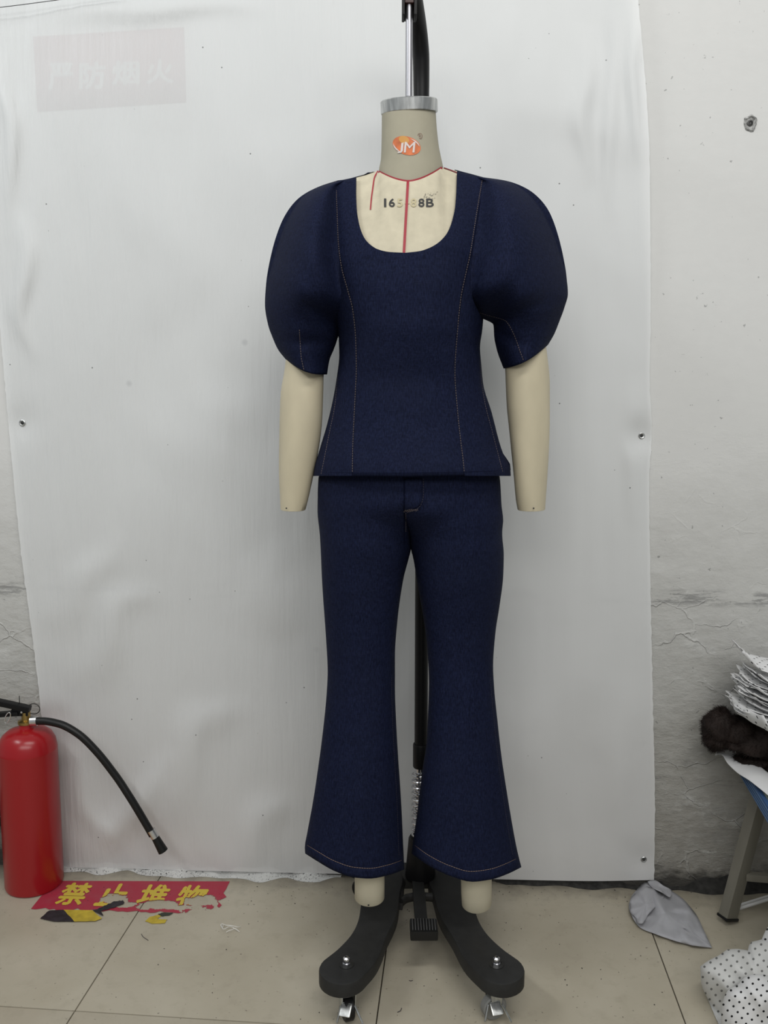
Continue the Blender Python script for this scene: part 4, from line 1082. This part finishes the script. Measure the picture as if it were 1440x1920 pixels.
# thread scraps
def thread(pts, r, name, label, m, cat='thread'):
    tag(MB().tube(spath([FL(x, y, z) for x, y, z in pts], 26), r, 6).build(name, m), label, cat)
wt = thing('thread_tuft', 'tangle of white thread on the floor right of the red notice', 'thread', FL(432, 1742))
wm = mat('white_thread', (0.75, 0.74, 0.70), 0.8)
for k, pts in enumerate(([(414, 1734, .003), (420, 1742, .008), (432, 1737, .006), (446, 1745, .002)], [(416, 1732, .003), (428, 1735, .01), (445, 1738, .006), (451, 1737, .002)], [(424, 1748, .002), (432, 1744, .006), (440, 1741, .006), (449, 1747, .002)], [(415, 1738, .002), (414, 1733, .006), (419, 1733, .004), (417, 1741, .002)])):
    MB().tube(spath([FL(x, y, z) for x, y, z in pts], 16), 0.0006, 6).build('strand', wm, wt)
dk = mat('dark_thread', (0.05, 0.045, 0.05), 0.8)
thread([(265, 1751, .001), (268, 1756, .001), (278, 1763, .001)], 0.0005, 'thread_scrap', 'short dark thread on the floor below the hazard tape remnant', dk)
thread([(745, 1898, .001), (751, 1895, .0015), (753, 1890, .001)], 0.0006, 'thread_scrap', 'dark curl of thread between the two front casters', dk)
thread([(767, 1838, .001), (770, 1839, .0012), (774, 1838, .001)], 0.0005, 'thread_scrap', 'tiny dark thread on the floor below the pedal', dk)
# dirt flecks
fk = MB()
for i in range(170):
    if i < 90: px, py = random.uniform(90, 1330), 1662+abs(random.gauss(0, 16))
    else: px, py = random.uniform(200, 1300), random.uniform(1680, 1915)
    q = FL(px, py, 0.0007); s = random.uniform(.0005, .0015)
    fk.add([q+Vector((s*math.cos(a)*random.uniform(.5, 1.3), s*math.sin(a)*random.uniform(.5, 1.3), 0)) for a in (0, 1.3, 2.5, 3.8, 5.0)]+[q+Vector((0, 0, s*.6))], [(0, 1, 5), (1, 2, 5), (2, 3, 5), (3, 4, 5), (4, 0, 5)])
tag(fk.build('dirt_flecks', M['dirt'], smooth=False), 'small dark dirt flecks scattered over the tiles', 'dirt', kind='stuff')

# grey interfacing scrap, folded over at one corner
scr = thing('fabric_scrap', 'crumpled grey interfacing scrap on the floor near the bench leg', 'fabric', FL(1250, 1720))
out = [(1207, 1652), (1222, 1650), (1240, 1660), (1260, 1671), (1283, 1688), (1296, 1703), (1306, 1716), (1318, 1741), (1335, 1777), (1300, 1773), (1262, 1763), (1228, 1751), (1200, 1739), (1187, 1722), (1179, 1700), (1183, 1683), (1196, 1666)]
op = Path2(out+[out[0]])
rows = []
for q in [0.02, .15, .3, .45, .6, .75, .88, 1.0]:
    r = []
    for i in range(72):
        x, y = op(i/72); x = 1248+(x-1248)*q; y = 1712+(y-1712)*q
        z = 0.004 + 0.010*max(0, noise.noise((x/26, y/16, 3))) + 0.020*math.exp(-((x-1228-(y-1680)*.5)/16)**2)*sstep(1745, 1690, y)*(1-q**4) + 0.012*math.exp(-((x-1290+(y-1720)*.2)/12)**2)*(1-q**6)
        r.append(FL(x, y, z))
    rows.append(r)
MB().grid(rows, True, True).build('scrap_sheet', M['grey_cloth'], scr, sharp=180, thick=0.0008)
def flap(pts, c, h, name, seed):
    p_ = Path2(pts+[pts[0]]); rows = []
    for q in (0.02, .3, .6, .85, 1.0):
        r = []
        for i in range(48):
            x, y = p_(i/48); x = c[0]+(x-c[0])*q; y = c[1]+(y-c[1])*q
            r.append(FL(x, y, 0.012 + h*math.exp(-((x-c[0])/22)**2)*sstep(1745, 1665, y)*1.2 + 0.006*noise.noise((x/13, y/9, seed))))
        rows.append(r)
    MB().grid(rows, True, True).build(name, M['grey_cloth'], scr, sharp=180, thick=0.0008)
flap([(1204, 1668), (1212, 1662), (1228, 1668), (1245, 1681), (1232, 1697), (1216, 1714), (1203, 1732), (1195, 1731), (1193, 1722), (1182, 1710), (1181, 1690), (1190, 1676)], (1211, 1695), 0.014, 'folded_flap', 3)
flap([(1214, 1653), (1226, 1650), (1243, 1660), (1260, 1672), (1256, 1682), (1240, 1673), (1222, 1664)], (1236, 1666), 0.012, 'turned_edge', 9)

# ------------------------------------------------------------------ low bench with its load
ZB = 0.295
e0, e1 = P(1385, 1450, 1.640), P(1440, 1545, 1.431)
ed = Vector((e1.x-e0.x, e1.y-e0.y, 0)).normalized(); en = Vector((-ed.y, ed.x, 0));
if en.x < 0: en = -en
bench = thing('low_bench', 'low bench with blue ribbed edge and splayed grey steel legs', 'bench', FL(1365, 1727))
B0 = Vector((e0.x, e0.y, 0)) - ed*0.0
zlo = e0.z
def quadbox(o, a, la, b, lb, z0, z1): # box from corner o along a and b
    v = []
    for z in (z0, z1):
        for s, t in ((0, 0), (1, 0), (1, 1), (0, 1)): v.append(o + a*la*s + b*lb*t + Vector((0, 0, z)))
    return v, [(0, 1, 2, 3), (4, 5, 6, 7), (0, 1, 5, 4), (1, 2, 6, 5), (2, 3, 7, 6), (3, 0, 4, 7)]
zt_ = zlo+0.026
MB().add(*quadbox(B0+en*0.008, ed, 0.62, en, 0.45, zlo+0.002, zt_)).build('bench_top', M['bench_top'], bench, smooth=False)
MB().add(*quadbox(B0, ed, 0.62, en, 0.0079, zlo, zt_+0.001)).build('blue_edge', M['blue'], bench, smooth=False)['label'] = 'blue plastic edge strip'
for i in range(4):
    MB().add(*quadbox(B0-en*0.0012+ed*0.002, ed, 0.615, en, 0.0012, zlo+0.0035+i*0.006, zlo+0.0055+i*0.006)).build('edge_rib', M['blue2'], bench, smooth=False)
lt = Vector((B0.x, B0.y, zlo)) + ed*0.045 + en*0.035; lb = FL(1364, 1722, 0.008)
def bench_leg(a, b):
    lg = MB().bar(b+Vector((0, 0, 0.003)), a, 0.030, 0.022, Vector((0.5, -1, 0)).normalized(), 0.0025).build('bench_leg', M['bench_metal'], bench, sharp=30)
    MB().bar(b+Vector((0, 0, 0.0)), b+(a-b)*0.02, 0.034, 0.026, Vector((0.5, -1, 0)).normalized(), 0.002).build('rubber_foot', M['rubber'], lg)
bench_leg(lt, lb)
bench_leg(lt+ed*0.5, lb+ed*0.55); bench_leg(lt+en*0.36, lb+en*0.44); bench_leg(lt+ed*0.5+en*0.36, lb+ed*0.55+en*0.44)
s0 = lt.lerp(lb, 0.68); MB().bar(s0+en*0.012, s0+en*0.41, 0.014, 0.014, bev=0.001).build('stretcher', M['bench_metal'], bench)
MB().bar(lt+ed*0.46-Vector((0, 0, .18)), lt+ed*0.02-Vector((0, 0, .18)), 0.01, 0.01, bev=0.001).build('stretcher', M['bench_metal'], bench) if False else None
# white paper lying over the bench edge, its tip curled
ctr = [(1342, 1409, 1.635), (1352, 1409, 1.632), (1366, 1420, 1.612), (1385, 1437, 1.58), (1410, 1456, 1.535), (1440, 1478, 1.485), (1490, 1520, 1.40)]
ctl = [(1340, 1418, 1.625), (1352, 1413, 1.618), (1364, 1432, 1.600), (1383, 1450, 1.566), (1408, 1466, 1.520), (1440, 1492, 1.466), (1490, 1540, 1.38)]
top_ = [(1342, 1407, 1.645), (1356, 1406, 1.650), (1378, 1408, 1.640), (1402, 1420, 1.61), (1425, 1436, 1.575), (1448, 1454, 1.54), (1500, 1492, 1.46)]
A, B, C = (Path2([tuple(P(*q)) for q in L]) for L in (top_, ctr, ctl))
rows = []
for i in range(37):
    t = i/36; a, b, c = Vector(A(t)), Vector(B(t)), Vector(C(t))
    rows.append([a, a.lerp(b, .5)+Vector((0, 0, .002)), b, b.lerp(c, .5), c])
tag(MB().grid(rows).build('paper_sheet', M['white_paper'], sharp=180, thick=0.0012, sub=1), 'white paper sheet curling over the blue edge of the low bench', 'paper')
# fur piece
fur = thing('fur_piece', 'dark brown fur piece lying on the low bench under dotted fabric', 'fur', P(1400, 1420, 1.60))
fsec = []
fm = MB()
def fur_blob(c, rx, ry, rz, seed, tx=0.0):
    rows = []
    for j in range(17):
        ph = math.pi*j/16; r = []
        for i in range(30):
            th = 2*math.pi*i/30; d = Vector((math.sin(ph)*math.cos(th), math.sin(ph)*math.sin(th), math.cos(ph)))
            k = 1+0.22*noise.noise(d*2.2+Vector((seed, 0, 0)))
            z = d.z*rz*k
            r.append(c+Vector((d.x*rx*k + tx*z, d.y*ry*k, z)))
        rows.append(r)
    return rows
zf = zt_; FU = Vector((0, 0, 0.007))
blobs = [(P(1350, 1370, 1.610), .033, .030, .037, 1.0, 0), (P(1383, 1380, 1.605), .040, .035, .030, 2.3, 0), (P(1342, 1392, 1.612), .024, .028, .022, 3.1, 0), (P(1425, 1400, 1.59), .050, .04, .026, 4.5, 0), (P(1480, 1390, 1.58), .07, .05, .05, 5.7, 0), (P(1380, 1398, 1.60), .032, .03, .013, 6.1, 0), (P(1420, 1430, 1.60), .04, .03, .012, 7.7, 0), (P(1470, 1450, 1.585), .045, .03, .018, 8.2, 0)]
blobs = [(b[0]+FU,)+b[1:] for b in blobs]
for b in blobs: fm.grid(fur_blob(*b), True)
pelt = fm.build('pelt', M['fur'], fur, sharp=180)
hair = MB(); rnd = random.Random(3)
for b in blobs:
    g = fur_blob(*b)
    for n in range(2600):
        j = rnd.randrange(1, 16); i = rnd.randrange(30); p = g[j][i].lerp(g[j][(i+1) % 30], rnd.random()).lerp(g[j-1][i], rnd.random())
        d = (p-b[0]); d = Vector((d.x/b[1]**2, d.y/b[2]**2, d.z/b[3]**2)).normalized()
        d = (d + Vector((rnd.gauss(-.25, .35), rnd.gauss(0, .35), rnd.gauss(-.45, .35)))).normalized()
        s = d.orthogonal().normalized()*0.00035
        hair.add([p-s, p+s, p+d*rnd.uniform(.005, .010)], [(0, 1, 2)])
h = hair.build('fur_hairs', M['fur'], fur, smooth=False); h['kind'] = 'stuff'
# stack of cut dotted pieces
def cut_piece(c, rx, ry, yaw, tilt, curl, seed, drop=0.0):
    rows, uvs = [], []
    for j in range(13):
        r = []
        for i in range(17):
            u = i/16*2-1; v = j/12*2-1
            k = 1+0.10*noise.noise((u*2, v*2, seed))
            x = u*rx*k; y = v*ry*k*(0.8+0.2*math.cos(u*1.8))
            z = tilt*x + 0.006*noise.noise((u*1.4, v*1.4, 4.5)) + 0.0018*noise.noise((u*1.6, v*1.6, seed+4)) + curl*max(0, -u-0.55)**2 - drop*max(0, -v-0.3)**1.5
            ca, sa = math.cos(yaw), math.sin(yaw)
            r.append(c+Vector((x*ca-y*sa, x*sa+y*ca, z))); uvs.append((x+seed*.37, y))
        rows.append(r)
    return rows, uvs
STK = P(1440, 1337, 1.57)
def put_piece(k, n, c, rx, ry, yaw, tilt, curl, label, group=None, drop=0.0):
    r, uv = cut_piece(c, rx, ry, yaw, tilt, curl, k*1.7, drop)
    m = MB().grid(r)
    o = mesh('fabric_piece', m.v, m.f, M['dots_small'], None, sharp=180, thick=0.0011, uvs=uv)
    tag(o, label, 'fabric', group)
rs = random.Random(12)
NPC = 16
for k in range(NPC):
    z = -0.020 + 0.0050*k
    c = STK + Vector((0.013 + rs.uniform(-.007, .007) - 0.006*math.sin(k*0.75), rs.uniform(-.012, .012)-0.01, z+0.012))
    put_piece(k, NPC, c, 0.078+rs.uniform(-.008, .006)-0.0006*k, 0.055+rs.uniform(-.008, .008), rs.uniform(-.2, .2), -0.27+rs.uniform(-.012, .012), rs.uniform(-.01, .05),
              'white fabric piece with tiny black dots in the middle of the stack', 'dotted fabric pieces stacked on the fur')
put_piece(31, NPC, STK+Vector((0.006, -0.022, -0.020)), 0.070, 0.060, 0.30, -0.25, 0.15, 'lowest dotted white fabric piece of the stack, corners touching the fur')
put_piece(33, NPC, STK+Vector((0.046, -0.045, 0.002)), 0.062, 0.055, 0.15, -0.22, 0.02, 'white fabric piece with hanging corner at the front of the stack', drop=0.09)
put_piece(35, NPC, STK+Vector((0.016, 0.004, 0.092)), 0.072, 0.052, -0.1, -0.14, 0.12, 'topmost dotted white fabric piece of the stack with curled up tip')

# white ribbon strip poking in from the right, over the floor
sp_ = MB()
for q in (-1, 1):
    rows = []
    for i in range(13):
        t = i/12; c = FL(1386, 1701+q*3, 0.010).lerp(FL(1500, 1665+q*2.2, 0.030), t)
        rows.append([c+Vector((0, 0, 0.0042)), c+Vector((0, -0.002, 0.001)), c+Vector((0, -.001, -0.003))])
    sp_.grid(rows)
tag(sp_.build('paper_strip', M['white_paper'], sharp=180, thick=0.001), 'narrow folded white strip lying behind the dotted cloth bundle', 'strip')

# crumpled dotted cloth bundle, lower right corner
bun = thing('cloth_bundle', 'crumpled white polka dot cloth bundle on the floor, lower right', 'fabric', FL(1420, 1960))
def lobe(name, outl, c, Yc, bulge, m, seed, amp):
    """closed cushion of cloth: outline seen from the front, front and back halves"""
    p_ = Path2(outl+[outl[0]]); rows, uvs = [], []
    NQ, NK = 26, 84
    for q_ in range(2*NQ+1):
        a = math.pi*q_/(2*NQ); q = max(0.01, math.sin(a)); dd = math.cos(a)
        r = []
        for i in range(NK):
            x, y = p_(i/NK); x = c[0]+(x-c[0])*q; y = c[1]+(y-c[1])*q
            w = noise.noise((x/52, y/46, seed)) + 0.22*noise.noise((x/22+y/50, y/30, seed+3))
            crease = abs(noise.noise((x/70+1.3, y/60-x/80, seed+7)))
            D = Yc - bulge*dd + (amp*w - amp*1.2*(0.25-crease))*q_**0*(1 if dd > 0 else -0.3)*min(1, (1-q)*4+0.25)
            v = P(x, y, D); 
            if v.z < 0.0015: v = FL(x, y, 0.0015+0.002*abs(w))
            r.append(v); uvs.append(((x-1300)/1080, (y-1700)/1080))
        rows.append(r)
    m_ = MB().grid(rows, True, True, True)
    return mesh(name, m_.v, m_.f, m, bun, sharp=180, uvs=uvs)
lobe('under_fold', [(1313, 1812), (1325, 1803), (1350, 1790), (1365, 1780), (1383, 1779), (1402, 1782), (1406, 1767), (1418, 1764), (1440, 1758), (1500, 1745), (1560, 1800), (1570, 1940), (1480, 2010), (1400, 1990), (1350, 1925), (1330, 1880), (1314, 1838)], (1430, 1870), 1.34, 0.075, M['dots_back'], 2.0, 0.012)
lobe('upper_fold', [(1352, 1912), (1353, 1890), (1360, 1864), (1367, 1855), (1384, 1846), (1396, 1832), (1420, 1826), (1450, 1830), (1520, 1820), (1570, 1880), (1560, 1990), (1480, 2030), (1400, 2000), (1358, 1960)], (1450, 1925), 1.262, 0.055, M['dots'], 6.0, 0.008)
lobe('top_fold', [(1427, 1765), (1432, 1752), (1440, 1738), (1470, 1722), (1530, 1740), (1540, 1800), (1480, 1815), (1440, 1800)], (1478, 1772), 1.335, 0.045, M['dots'], 9.0, 0.006)
